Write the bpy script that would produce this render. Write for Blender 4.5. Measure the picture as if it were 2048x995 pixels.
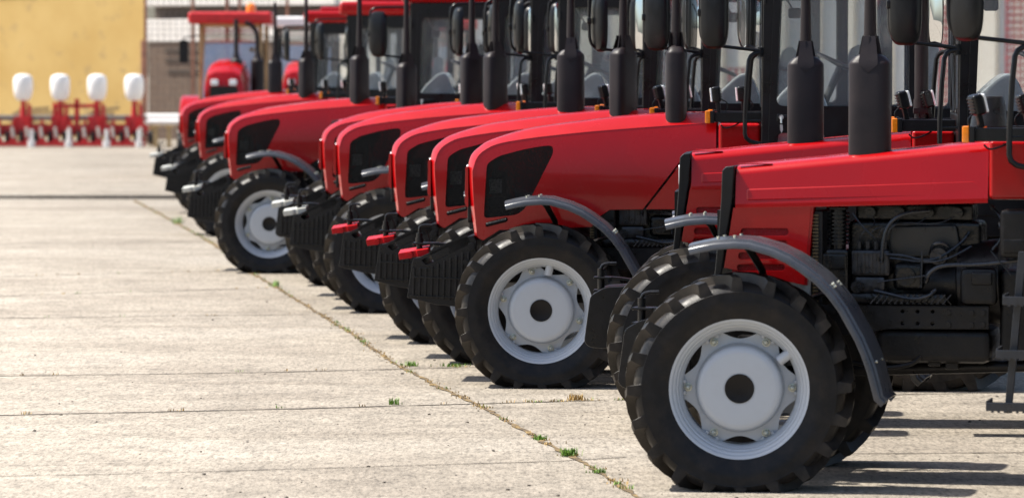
import bpy, bmesh, math, random
from mathutils import Vector, Matrix
random.seed(7)
R_ = math.radians
S = bpy.context.scene
for o in list(bpy.data.objects): bpy.data.objects.remove(o)

# ---------------------------------------------------------------- camera, sky, sun, exposure
CAM_H = 2.39
cd = bpy.data.cameras.new('camera'); cam = bpy.data.objects.new('camera', cd)
S.collection.objects.link(cam); S.camera = cam
cam.location = (0, 0, CAM_H)
TILT = math.atan(354.5/8400)
cam.rotation_euler = (math.pi/2 - TILT, 0, 0)
cd.sensor_width = 36.0; cd.lens = 36.0*8400/2048
cd.clip_start = 0.5; cd.clip_end = 3000
cd.dof.use_dof = True; cd.dof.focus_distance = 28.5; cd.dof.aperture_fstop = 3.2

SUN_EL, SUN_AZ = 57.0, 9.0          # azimuth: degrees beyond the left (-X) direction, towards +Y
sdir = Vector((-math.cos(R_(SUN_EL))*math.cos(R_(SUN_AZ)), math.cos(R_(SUN_EL))*math.sin(R_(SUN_AZ)), math.sin(R_(SUN_EL))))
w = bpy.data.worlds.new('World'); S.world = w; w.use_nodes = True
nt = w.node_tree; bg = nt.nodes['Background']
sky = nt.nodes.new('ShaderNodeTexSky'); sky.sky_type = 'NISHITA'; sky.sun_disc = False
sky.sun_elevation = R_(SUN_EL); sky.sun_rotation = math.atan2(sdir.x, sdir.y)
sky.air_density = 1.0; sky.dust_density = 2.2; sky.ozone_density = 1.0
nt.links.new(sky.outputs[0], bg.inputs[0]); bg.inputs[1].default_value = 0.105
sl = bpy.data.lights.new('sun', 'SUN'); sl.energy = 4.6; sl.angle = R_(1.1); sl.color = (1.0, .95, .86)
so = bpy.data.objects.new('sun', sl); S.collection.objects.link(so)
so.rotation_euler = sdir.to_track_quat('Z', 'Y').to_euler(); so.location = (-20, 5, 40)
S.view_settings.view_transform = 'Standard'; S.view_settings.look = 'None'
S.view_settings.exposure = 0.92; S.view_settings.gamma = 1.0; S.view_settings.use_curve_mapping = False
S.render.engine = 'CYCLES'; S.cycles.transparent_max_bounces = 32; S.cycles.max_bounces = 8

# ---------------------------------------------------------------- materials
def newmat(name):
    m = bpy.data.materials.new(name); m.use_nodes = True
    return m, m.node_tree, m.node_tree.nodes['Principled BSDF']
def N(nt, t, **kw):
    n = nt.nodes.new(t)
    for k, v in kw.items():
        if k in n.inputs: n.inputs[k].default_value = v
        else: setattr(n, k, v)
    return n
def noise(nt, scale, detail=4, rough=.55, coord='Object', vec=None):
    n = N(nt, 'ShaderNodeTexNoise', Scale=scale, Detail=detail, Roughness=rough)
    if vec is None:
        tc = N(nt, 'ShaderNodeTexCoord'); vec = tc.outputs[coord]
    nt.links.new(vec, n.inputs['Vector']); return n
def ramp(nt, src, stops):
    r = N(nt, 'ShaderNodeValToRGB'); e = r.color_ramp.elements
    while len(e) < len(stops): e.new(.5)
    for q, (p, c) in zip(e, stops): q.position = p; q.color = (c[0], c[1], c[2], 1) if not isinstance(c, (int, float)) else (c, c, c, 1)
    nt.links.new(src, r.inputs[0]); return r
def mat(name, col, rough=.5, metal=0, coat=0, var=.12, scale=6, bump=0, bscale=60, rvar=.12, dust=None, dustamt=.3, spec=.5):
    m, nt, b = newmat(name)
    b.inputs['Metallic'].default_value = metal; b.inputs['Coat Weight'].default_value = coat
    b.inputs['Coat Roughness'].default_value = .06; b.inputs['Specular IOR Level'].default_value = spec
    n = noise(nt, scale, 5)
    lo = [c*(1-var) for c in col]; hi = [min(1, c*(1+var)) for c in col]
    r = ramp(nt, n.outputs['Fac'], [(.3, lo), (.7, hi)])
    out = r.outputs[0]
    if dust:
        n2 = noise(nt, scale*.6+2, 6, .65)
        r2 = ramp(nt, n2.outputs['Fac'], [(.45, 0), (.75, dustamt)])
        mx = N(nt, 'ShaderNodeMix', data_type='RGBA')
        nt.links.new(r2.outputs[0], mx.inputs[0]); nt.links.new(out, mx.inputs[6]); mx.inputs[7].default_value = (*dust, 1)
        out = mx.outputs[2]
    nt.links.new(out, b.inputs['Base Color'])
    rr = ramp(nt, n.outputs['Fac'], [(.25, max(.03, rough-rvar)), (.75, min(1, rough+rvar))])
    nt.links.new(rr.outputs[0], b.inputs['Roughness'])
    if bump:
        nb = noise(nt, bscale, 4); bp = N(nt, 'ShaderNodeBump', Strength=bump, Distance=.01)
        nt.links.new(nb.outputs['Fac'], bp.inputs['Height']); nt.links.new(bp.outputs[0], b.inputs['Normal'])
    return m
M = {}
M['red'] = mat('red_paint', (.36, .0008, .0026), .27, coat=.36, var=.05, scale=2.5, bump=.012, bscale=5, rvar=.05, dust=(.30, .05, .05), dustamt=.05, spec=.2)
M['red_far'] = mat('red_paint_weathered', (.5, .012, .015), .4, var=.2)
M['rubber'] = mat('tyre_rubber', (.0075, .0077, .009), .42, var=.3, scale=14, bump=.10, bscale=90, dust=(.045, .034, .024), dustamt=.35, spec=.24)
def treaddust(m):
    nt = m.node_tree; b = nt.nodes['Principled BSDF']; src = b.inputs['Base Color'].links[0].from_socket
    tc = N(nt, 'ShaderNodeTexCoord'); mu = N(nt, 'ShaderNodeVectorMath', operation='MULTIPLY'); mu.inputs[1].default_value = (1, 0, 1)
    ln = N(nt, 'ShaderNodeVectorMath', operation='LENGTH'); nt.links.new(tc.outputs['Object'], mu.inputs[0]); nt.links.new(mu.outputs[0], ln.inputs[0])
    r1 = ramp(nt, ln.outputs['Value'], [(.555, 0), (.60, 1)]); n = noise(nt, 7, 5, .6); r2 = ramp(nt, n.outputs[0], [(.35, .05), (.65, .55)])
    ml = N(nt, 'ShaderNodeMath', operation='MULTIPLY'); nt.links.new(r1.outputs[0], ml.inputs[0]); nt.links.new(r2.outputs[0], ml.inputs[1])
    mx = N(nt, 'ShaderNodeMix', data_type='RGBA'); nt.links.new(ml.outputs[0], mx.inputs[0]); nt.links.new(src, mx.inputs[6]); mx.inputs[7].default_value = (.062, .051, .04, 1)
    nt.links.new(mx.outputs[2], b.inputs['Base Color'])
treaddust(M['rubber'])
M['wheel'] = mat('silver_wheel_paint', (.475, .51, .55), .42, metal=.1, var=.04, scale=5, rvar=.08, dust=(.27, .25, .23), dustamt=.22)
M['black'] = mat('black_cab_paint', (.006, .0064, .0075), .34, var=.25, scale=8, bump=.03, bscale=80, rvar=.1, spec=.3)
M['iron'] = mat('black_cast_iron', (.0065, .006, .0065), .36, var=.35, scale=16, bump=.2, bscale=60, rvar=.14, dust=(.025, .022, .02), dustamt=.3, spec=.3)
M['engine'] = mat('engine_black_enamel', (.0035, .0035, .004), .26, var=.4, scale=12, bump=.25, bscale=30, rvar=.14, dust=(.012, .011, .01), dustamt=.4, spec=.4)
M['muffler'] = mat('muffler_heat_paint', (.012, .008, .0095), .46, var=.2, scale=7, bump=.08, bscale=120, dust=(.022, .014, .012), dustamt=.3, spec=.3)
M['fender'] = mat('grey_plastic_fender', (.048, .052, .062), .3, var=.12, scale=5, rvar=.08, bump=.05, bscale=70, dust=(.13, .125, .12), dustamt=.3, spec=.6)
M['step'] = mat('dark_step_paint', (.022, .025, .031), .35, var=.2, scale=9, bump=.1, bscale=60, dust=(.07, .065, .06), dustamt=.4)
M['orange'] = mat('amber_lens', (.9, .24, .005), .2, coat=.5, var=.1, scale=40)
M['lens'] = mat('clear_lamp_lens', (.8, .82, .84), .12, coat=.8, var=.1, scale=60)
M['silver'] = mat('galvanised_steel', (.55, .56, .55), .35, metal=.6, var=.2, scale=30)
M['bolt'] = mat('zinc_nut', (.55, .56, .47), .3, metal=.5, var=.15, scale=40)
M['hub'] = mat('dark_hub_plate', (.008, .0065, .006), .4, var=.2, scale=20, spec=.25)
M['hitchred'] = mat('red_hitch_paint', (.42, .004, .008), .4, coat=0, var=.1, scale=20, spec=.2)
M['hitchgrey'] = mat('grey_hitch_paint', (.5, .5, .45), .4, var=.1, scale=20)
M['seat'] = mat('plastic_wrapped_seat', (.36, .385, .40), .22, coat=.4, var=.2, scale=6, bump=.5, bscale=14)
M['dash'] = mat('grey_dash_plastic', (.10, .105, .11), .4, var=.15)
M['hose'] = mat('hose_rubber', (.016, .019, .024), .26, var=.2, scale=20, spec=.6)
M['pump'] = mat('cast_aluminium_grimy', (.05, .05, .054), .32, metal=.85, var=.4, scale=18, bump=.2, bscale=40, dust=(.02, .018, .015), dustamt=.8)
M['cover'] = mat('dull_olive_cover', (.014, .013, .011), .38, var=.3, scale=9, dust=(.024, .02, .016), dustamt=.4)
M['brass'] = mat('dull_brass_fin', (.16, .11, .05), .5, metal=.3, var=.3, scale=30)
M['mirror'] = mat('mirror_glass', (.9, .92, .93), .02, metal=1, var=.01, rvar=.0)

def glassmat(name, tint, refl=.1):
    m, nt, b = newmat(name); out = nt.nodes['Material Output']; nt.nodes.remove(b)
    tr = N(nt, 'ShaderNodeBsdfTransparent'); tr.inputs[0].default_value = (*tint, 1)
    gl = N(nt, 'ShaderNodeBsdfGlossy', Roughness=.02)
    lw = N(nt, 'ShaderNodeLayerWeight', Blend=.12)
    ns = noise(nt, 3, 4); mp = N(nt, 'ShaderNodeMapRange'); mp.inputs[3].default_value = refl*.6; mp.inputs[4].default_value = refl*1.4
    nt.links.new(ns.outputs[0], mp.inputs[0])
    ad = N(nt, 'ShaderNodeMath', operation='ADD', use_clamp=True)
    nt.links.new(lw.outputs['Fresnel'], ad.inputs[0]); nt.links.new(mp.outputs[0], ad.inputs[1])
    mx = N(nt, 'ShaderNodeMixShader'); df = N(nt, 'ShaderNodeBsdfDiffuse'); df.inputs[0].default_value = (.7, .72, .75, 1); md = N(nt, 'ShaderNodeMixShader'); md.inputs[0].default_value = .065  # pale diffuse share: dust plus reflected sky haze painted into the glass
    nt.links.new(tr.outputs[0], md.inputs[1]); nt.links.new(df.outputs[0], md.inputs[2]); tr = md
    nt.links.new(ad.outputs[0], mx.inputs[0]); nt.links.new(tr.outputs[0], mx.inputs[1]); nt.links.new(gl.outputs[0], mx.inputs[2])
    nt.links.new(mx.outputs[0], out.inputs[0]); return m
M['glass'] = glassmat('cab_glass', (.975, .985, .985), .05)

def meshmat(name, col, open_=.3, scale=330):
    m, nt, b = newmat(name); out = nt.nodes['Material Output']
    b.inputs['Base Color'].default_value = (*col, 1); b.inputs['Roughness'].default_value = .4; b.inputs['Specular IOR Level'].default_value = .25
    tc = N(nt, 'ShaderNodeTexCoord'); v = N(nt, 'ShaderNodeTexVoronoi', Scale=scale); v.voronoi_dimensions = '3D'
    nt.links.new(tc.outputs['Object'], v.inputs['Vector'])
    r = ramp(nt, v.outputs['Distance'], [(open_, 0), (open_+.12, 1)])
    tr = N(nt, 'ShaderNodeBsdfTransparent'); mx = N(nt, 'ShaderNodeMixShader')
    nt.links.new(r.outputs[0], mx.inputs[0]); nt.links.new(tr.outputs[0], mx.inputs[1]); nt.links.new(b.outputs[0], mx.inputs[2])
    nt.links.new(mx.outputs[0], out.inputs[0]); return m
M['paleglass'] = glassmat('sky_reflecting_glass', (.8, .83, .84), .45)
M['grille'] = meshmat('black_perforated_mesh', (.0025, .0025, .003), .42, 230)
M['redgrille'] = meshmat('red_perforated_mesh', (.30, .008, .012), .28, 160)

# ---------------------------------------------------------------- mesh builder
class MB:
    def __init__(s): s.bm = bmesh.new(); s.bev = False
    def box(s, x0, x1, y0, y1, z0, z1, bev=0, rot=None, seg=2):
        t = bmesh.new(); bmesh.ops.create_cube(t, size=1)
        c = Vector(((x0+x1)/2, (y0+y1)/2, (z0+z1)/2))
        bmesh.ops.scale(t, vec=(abs(x1-x0), abs(y1-y0), abs(z1-z0)), verts=t.verts)
        if bev: s.bev = True; bmesh.ops.bevel(t, geom=t.edges[:], offset=bev, segments=seg, affect='EDGES', profile=.5)
        mt = Matrix.Translation(c) @ (rot.to_4x4() if rot else Matrix())
        bmesh.ops.transform(t, matrix=mt, verts=t.verts); s.add(t); return s
    def add(s, t):
        me = bpy.data.meshes.new('t'); t.to_mesh(me); t.free(); s.bm.from_mesh(me); bpy.data.meshes.remove(me)
    def tube(s, pts, r, seg=10, smooth=0, closed=False):
        pts = [Vector(p) for p in pts]
        for _ in range(smooth):
            q = [pts[0]]
            for a, b in zip(pts, pts[1:]): q += [a*.75+b*.25, a*.25+b*.75]
            q.append(pts[-1]); pts = q
        n = len(pts); rs = r if isinstance(r, (list, tuple)) else [r]*n
        if len(rs) != n: rs = [rs[0]+(rs[-1]-rs[0])*i/(n-1) for i in range(n)]
        rings = []; up = None
        for i, p in enumerate(pts):
            if closed: d = pts[(i+1) % n]-pts[i-1]
            else: d = pts[min(i+1, n-1)]-pts[max(i-1, 0)]
            d.normalize()
            if up is None:
                up = Vector((0, 0, 1)) if abs(d.z) < .9 else Vector((1, 0, 0))
            a = d.cross(up).normalized(); up = a.cross(d).normalized()
            rings.append([s.bm.verts.new(p+(a*math.cos(k*2*math.pi/seg)+up*math.sin(k*2*math.pi/seg))*rs[i]) for k in range(seg)])
        for i in range(n if closed else n-1):
            A, B = rings[i], rings[(i+1) % n]
            for k in range(seg): s.bm.faces.new((A[k], A[(k+1) % seg], B[(k+1) % seg], B[k]))
        if not closed:
            s.bm.faces.new(rings[0][::-1]); s.bm.faces.new(rings[-1])
        return s
    def lathe(s, prof, axis='y', c=(0, 0, 0), seg=48, rfun=None, cap=False):
        c = Vector(c); rings = []
        for (r, h) in prof:
            ring = []
            for k in range(seg):
                a = 2*math.pi*k/seg; rr = rfun(r, a) if rfun else r
                u, v = rr*math.cos(a), rr*math.sin(a)
                p = {'y': (u, h, v), 'z': (u, v, h), 'x': (h, u, v)}[axis]
                ring.append(s.bm.verts.new(c+Vector(p)))
            rings.append(ring)
        for A, B in zip(rings, rings[1:]):
            for k in range(seg): s.bm.faces.new((A[k], A[(k+1) % seg], B[(k+1) % seg], B[k]))
        if cap:
            s.bm.faces.new(rings[0]); s.bm.faces.new(rings[-1])
        return s
    def prism(s, outer, y0, y1, holes=(), bev=0, axis='y', seg=2):
        """polygon in x,z (axis y) extruded from y0 to y1"""
        t = bmesh.new()
        def P(a, b, h): return {'y': (a, h, b), 'x': (h, a, b), 'z': (a, b, h)}[axis]
        def loop(pl):
            vs = [t.verts.new(P(a, b, y0)) for a, b in pl]
            return [t.edges.new((vs[i], vs[(i+1) % len(vs)])) for i in range(len(vs))], vs
        e, vs = loop(outer)
        if holes:
            for h in holes: e = e+loop(h)[0]
            bmesh.ops.triangle_fill(t, use_beauty=True, use_dissolve=False, edges=e)
        else: t.faces.new(vs)
        r = bmesh.ops.extrude_face_region(t, geom=t.faces[:])
        d = Vector(P(0, 0, y1-y0))
        bmesh.ops.translate(t, vec=d, verts=[v for v in r['geom'] if isinstance(v, bmesh.types.BMVert)])
        bmesh.ops.recalc_face_normals(t, faces=t.faces)
        if bev:
            t.normal_update(); s.bev = True
            ed = [q for q in t.edges if len(q.link_faces) == 2 and q.calc_face_angle(0) > .5]
            bmesh.ops.bevel(t, geom=ed, offset=bev, segments=seg, affect='EDGES', profile=.5, clamp_overlap=True)
        s.add(t); return s
    def grid(s, rows, cap=False, wrap=False):
        V = [[s.bm.verts.new(p) for p in r] for r in rows]
        for A, B in zip(V, V[1:]):
            m = len(A)
            for k in range(m if wrap else m-1): s.bm.faces.new((A[k], A[(k+1) % m], B[(k+1) % m], B[k]))
        if cap: s.bm.faces.new(V[0]); s.bm.faces.new(V[-1])
        return s
    def build(s, name, m, parent=None, pivot=(0, 0, 0), angle=35, recalc=True):
        if recalc: bmesh.ops.recalc_face_normals(s.bm, faces=s.bm.faces)
        pv = Vector(pivot); bmesh.ops.translate(s.bm, vec=-pv, verts=s.bm.verts)
        me = bpy.data.meshes.new(name); s.bm.to_mesh(me); s.bm.free()
        me.materials.append(M[m] if isinstance(m, str) else m)
        me.shade_smooth(); me.set_sharp_from_angle(angle=R_(angle))
        o = bpy.data.objects.new(name, me); S.collection.objects.link(o); o.location = pv
        if parent: o.parent = parent
        if s.bev: wn = o.modifiers.new('normals', 'WEIGHTED_NORMAL'); wn.keep_sharp = True; wn.weight = 80
        return o
def thing(name, label, cat, group=None, loc=(0, 0, 0), rz=0):
    o = bpy.data.objects.new(name, None); S.collection.objects.link(o); o.empty_display_size = .3
    o.location = loc; o.rotation_euler = (0, 0, rz); return tag(o, label, cat, group)
def tag(o, label, cat, group=None):
    o['label'] = label; o['category'] = cat
    if group: o['group'] = group
    return o
def struct(o): o['kind'] = 'structure'; return o
def stuff(o, label, cat): o['kind'] = 'stuff'; o['label'] = label; o['category'] = cat; return o
def copy_tree(o, parent=None):
    c = o.copy(); S.collection.objects.link(c); c.parent = parent
    if parent: c.matrix_parent_inverse = o.matrix_parent_inverse.copy()
    for ch in o.children: copy_tree(ch, c)
    return c
def rrect(x0, x1, z0, z1, r, n=5):
    out = []
    for cx, cz, a0 in ((x1-r, z1-r, 0), (x0+r, z1-r, 90), (x0+r, z0+r, 180), (x1-r, z0+r, 270)):
        for k in range(n+1):
            a = R_(a0+90*k/n); out.append((cx+r*math.cos(a), cz+r*math.sin(a)))
    return out
def rpoly(pts, r, n=4):
    out = []; m = len(pts)
    for i in range(m):
        p = Vector(pts[i]); a = Vector(pts[i-1]); b = Vector(pts[(i+1) % m])
        ra = min(r, (a-p).length*.45); rb = min(r, (b-p).length*.45)
        A = p+(a-p).normalized()*ra; B = p+(b-p).normalized()*rb
        for k in range(n+1):
            t = k/n; out.append(tuple(A*(1-t)**2+p*2*t*(1-t)+B*t*t))
    return out
# a photo pixel (2048 x 995) to a point of the ground plane
def gnd(px, py, z=0.0):
    c, s = math.cos(TILT), math.sin(TILT)
    d = Vector((0, c, -s))+Vector((1, 0, 0))*((px-1024)/8400)+Vector((0, s, c))*((497.5-py)/8400)
    t = (z-CAM_H)/d.z; return Vector((0, 0, CAM_H))+d*t
def atY(px, Y): return (px-1024)/8400*Y
def atZ(py, Y): return CAM_H+(143-py)/8400*Y

# ---------------------------------------------------------------- ground
def concrete(name):
    m, nt, b = newmat(name); tc = N(nt, 'ShaderNodeTexCoord'); P = tc.outputs['Object']
    n1 = noise(nt, .35, 6, .6, vec=P); n2 = noise(nt, 2.2, 6, .65, vec=P); m3 = N(nt, 'ShaderNodeMapping'); m3.inputs['Scale'].default_value = (34, 6.5, 30); nt.links.new(P, m3.inputs[0]); n3 = noise(nt, 1, 3, .75, vec=m3.outputs[0])
    mp = N(nt, 'ShaderNodeMapping'); mp.inputs['Scale'].default_value = (.10, 1.1, 1); nt.links.new(P, mp.inputs[0])
    n4 = noise(nt, 1.0, 6, .6, vec=mp.outputs[0]); m5 = N(nt, 'ShaderNodeMapping'); m5.inputs['Scale'].default_value = (11, 2.6, 10); nt.links.new(P, m5.inputs[0]); n5 = noise(nt, 1, 4, .7, vec=m5.outputs[0])
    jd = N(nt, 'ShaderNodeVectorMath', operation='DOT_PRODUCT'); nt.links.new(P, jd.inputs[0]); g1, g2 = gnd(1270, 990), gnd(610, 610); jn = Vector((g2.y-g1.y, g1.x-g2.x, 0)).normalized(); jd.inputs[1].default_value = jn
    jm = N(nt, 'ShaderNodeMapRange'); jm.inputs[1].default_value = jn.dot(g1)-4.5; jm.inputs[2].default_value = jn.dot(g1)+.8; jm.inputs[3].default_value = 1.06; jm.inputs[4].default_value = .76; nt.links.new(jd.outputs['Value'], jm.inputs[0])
    vor = N(nt, 'ShaderNodeTexVoronoi', Scale=52.0); nt.links.new(P, vor.inputs['Vector'])
    r1 = ramp(nt, n1.outputs[0], [(.3, (.315, .272, .22)), (.55, (.40, .352, .288)), (.75, (.445, .398, .335))])
    def mul(a, src, stops, f=1.0):
        r = ramp(nt, src, stops); mx = N(nt, 'ShaderNodeMix', data_type='RGBA', blend_type='MULTIPLY'); mx.inputs[0].default_value = f
        nt.links.new(a, mx.inputs[6]); nt.links.new(r.outputs[0], mx.inputs[7]); return mx.outputs[2]
    c = mul(r1.outputs[0], n2.outputs[0], [(.25, .72), (.6, 1.04)])
    c = mul(c, n4.outputs[0], [(.30, (.62, .59, .56)), (.47, (1.0, 1.0, 1.0))], .62)
    c = mul(c, n3.outputs[0], [(.30, .42), (.5, 1.0), (.75, 1.25)], .8)
    c = mul(c, n5.outputs[0], [(.30, .62), (.5, 1.0), (.7, 1.12)], .6)
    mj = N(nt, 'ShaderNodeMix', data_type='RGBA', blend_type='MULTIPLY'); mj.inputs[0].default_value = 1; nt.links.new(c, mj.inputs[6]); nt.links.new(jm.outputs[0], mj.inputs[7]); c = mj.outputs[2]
    vc = N(nt, 'ShaderNodeSeparateColor'); nt.links.new(vor.outputs['Color'], vc.inputs[0])
    c = mul(c, vc.outputs[0], [(.03, .35), (.13, .95), (.86, 1.0), (.97, 1.35)], .7)
    nt.links.new(c, b.inputs['Base Color']); b.inputs['Roughness'].default_value = .85; b.inputs['Specular IOR Level'].default_value = .25
    ad = N(nt, 'ShaderNodeMath', operation='ADD'); nt.links.new(n3.outputs[0], ad.inputs[0]); nt.links.new(vor.outputs['Distance'], ad.inputs[1])
    bp = N(nt, 'ShaderNodeBump', Strength=.35, Distance=.012); nt.links.new(ad.outputs[0], bp.inputs['Height']); nt.links.new(bp.outputs[0], b.inputs['Normal'])
    return m
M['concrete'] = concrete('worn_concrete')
M['joint'] = mat('joint_soil', (.10, .07, .04), .95, var=.5, scale=9, bump=.4, bscale=60, dust=(.34, .23, .08), dustamt=.9)
M['gap'] = mat('dark_joint_soil', (.05, .04, .032), .95, var=.5, scale=14, bump=.4, bscale=50, dust=(.15, .11, .06), dustamt=.5)
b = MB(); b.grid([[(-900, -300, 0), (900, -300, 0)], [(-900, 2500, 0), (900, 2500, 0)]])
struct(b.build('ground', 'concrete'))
YS = gnd(200, 398).y
b = MB(); b.box(-900, 900, YS, 2400, -.5, .075, 0); struct(b.build('raised_slab', 'concrete'))

def strip(name, px, width, m, z=.004, jit=.5, step=.12):
    P = [gnd(*p) for p in px]; rows = []
    for a, c in zip(P, P[1:]):
        n = max(2, int((c-a).length/step)); d = (c-a).normalized(); nn = Vector((-d.y, d.x, 0))
        for i in range(n):
            p = a.lerp(c, i/n)+nn*random.gauss(0, width*.16)
            wl = width*.5*(1+random.uniform(-jit, jit)); wr = width*.5*(1+random.uniform(-jit, jit))
            rows.append([(p+nn*wl+Vector((0, 0, z))), (p-nn*wr+Vector((0, 0, z)))])
    b = MB(); b.grid(rows); return struct(b.build(name, m))
ROWJ = [(1560, 1165), (1270, 990), (1180, 933), (1100, 890), (1000, 835), (965, 815), (870, 770), (780, 722), (700, 665), (610, 610), (550, 573), (500, 545), (430, 490), (350, 445), (268, 401)]
strip('expansion_joint', ROWJ, .036, 'joint', .006, .8)
for i, (pts, wd) in enumerate([([(-500, 842), (0, 830), (600, 817), (1250, 799)], .035), ([(-500, 761), (0, 752), (500, 745), (1000, 733)], .032),
        ([(-500, 644), (0, 636), (690, 628)], .035), ([(-400, 602), (0, 592), (560, 575)], .03), ([(-400, 562), (0, 553), (530, 540)], .03),
        ([(-400, 490), (0, 487), (430, 483)], .05), ([(-500, 963), (300, 946), (1110, 922), (1300, 911)], .016), ([(1560, 908), (2500, 902)], .03),
        ([(1230, 800), (2500, 775)], .03)]):
    strip('slab_joint', pts, wd, 'gap', .004, .7, .15)

# ---------------------------------------------------------------- tyres, wheels
def tyre_mesh(R=.655, W=.42, rb=.39, zc=.585, nl=20, name='front_wheel', parent=None, loc=(0, 0, 0)):
    b = MB(); k = R/.655; h = W/2
    base = R-.05*k
    prof = [(rb, -h*.86), (rb+.012, -h*.95), (rb+.03, -h*.97), (rb+.075*k, -h*1.06), (rb+.12*k, -h*1.075), (rb+.155*k, -h*1.05),
            (rb+.165*k, -h*1.055), (rb+.175*k, -h*1.02), (base-.02*k, -h*.93), (base-.004*k, -h*.78), (base+.004*k, -h*.4), (base+.008*k, 0)]
    prof = prof+[(r, -y) for r, y in prof[-2::-1]]
    b.lathe(prof, 'y', seg=96)
    for s in (-1, 1):
        for i in range(nl):
            a0 = 2*math.pi*(i+(.5 if s > 0 else 0))/nl+random.uniform(-.004, .004)
            st = [(h*1.05, base-.075*k, base-.045*k, 0, .046), (h*1.03, base-.04*k, R-.016*k, .02, .042), (h*.88, base-.02*k, R-.002*k, .06, .034),
                  (h*.45, base-.01, R+.002*k, .20, .028), (-h*.06, base-.01, R+.003*k, .36, .026)]
            rows = []
            for (yy, rlo, rhi, da, wa) in st:
                q = []
                for (rr, dw) in ((rlo, -wa*1.55), (rhi, -wa*.9), (rhi, wa*.9), (rlo, wa*1.55)):
                    a = a0+da+dw
                    q.append((rr*math.cos(a), s*yy, rr*math.sin(a)))
                rows.append(q)
            b.grid(rows, cap=True, wrap=True)
    for v in b.bm.verts:
        if v.co.z < -.4*k:
            t = (-.4*k-v.co.z)/(.25*k); rr = math.hypot(v.co.x, v.co.z)
            v.co.y *= 1+.09*min(1, t)*(1 if rr > rb+.03 else 0)
        if v.co.z < -zc+.004: v.co.z = -zc+.004-max(0, (-zc+.004-v.co.z))*.02
    o = b.build(name, 'rubber', parent, angle=28); o.location = loc; return o
def rim_mesh(side=-1, rb=.39, parent=None, detail=True, depth=1.0):
    """side -1: outer face towards -y. origin at the hub"""
    f = -side; k = rb/.39
    b = MB()
    pr = [(.335, .165), (.375, .185), (.398, .19), (.398, .18), (.37, .165), (.35, .10), (.332, .03), (.326, -.045), (.327, -.075), (.338, -.10), (.343, -.104), (.345, -.120), (.352, -.135), (.358, -.137), (.361, -.155), (.370, -.168), (.377, -.170), (.382, -.186), (.390, -.194), (.400, -.197), (.404, -.192), (.402, -.17), (.38, -.15)]
    b.lathe([(r*k, y*f) for r, y in pr], 'y', seg=96)
    def star(r, a):
        if r < .265*k: return r
        m = (a % (math.pi/3))-math.pi/6; return k*(.279+.048*min(1, (m/R_(18))**2))
    pl = [(.08, -.138), (.10, -.141), (.20, -.141), (.224, -.137), (.238, -.126), (.245, -.108), (.249, -.06), (.254, -.036), (.263, -.03)]
    b.lathe([(r*k, y*f) for r, y in pl]+[(.3*k, -.028*f), (.3*k, -.014*f)]+[(.25*k, -.014*f), (.08*k, -.014*f)], 'y', seg=180, rfun=lambda r, a: star(r, a) if r > .265*k else r)
    if detail:
        for i in range(6):
            a = i*math.pi/3
            for da in (-.10, .10):      # clamps that hold the disc to the rim
                c = Vector((math.cos(a+da)*.328*k, -.034*f, math.sin(a+da)*.328*k))
                b.box(c.x-.018, c.x+.018, c.y-.014, c.y+.014, c.z-.011, c.z+.011, .004, rot=Matrix.Rotation(-(a+da), 3, 'Y'))
        a = R_(35); d = Vector((math.cos(a), 0, math.sin(a)))
        b.tube([d*.27*k+Vector((0, -.095*f, 0)), d*.355*k+Vector((0, -.095*f, 0))], .03, 16)
    rim = b.build('rim', 'wheel', parent, angle=40)
    b = MB(); b.lathe([(.001, -.14), (.02, -.142), (.07, -.141), (.079, -.145), (.084, -.1445), (.084, -.13)], 'y', seg=36)
    if f < 0:
        for v in b.bm.verts: v.co.y *= -1
    if k != 1:
        for v in b.bm.verts: v.co.x *= k; v.co.z *= k
    b.build('hub_cap', 'hub', parent)
    if detail:
        for i in range(6):
            a = i*math.pi/3; b = MB(); c = (math.cos(a)*.298*k, 0, math.sin(a)*.298*k)
            b.lathe([(.024, -.026*f), (.024, -.033*f), (.016, -.034*f), (.016, -.052*f), (.018, -.058*f), (.014, -.068*f), (.006, -.074*f), (.001, -.075*f)], 'y', c=c, seg=12)
            b.build('wheel_nut', 'bolt', parent)
    return rim

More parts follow.
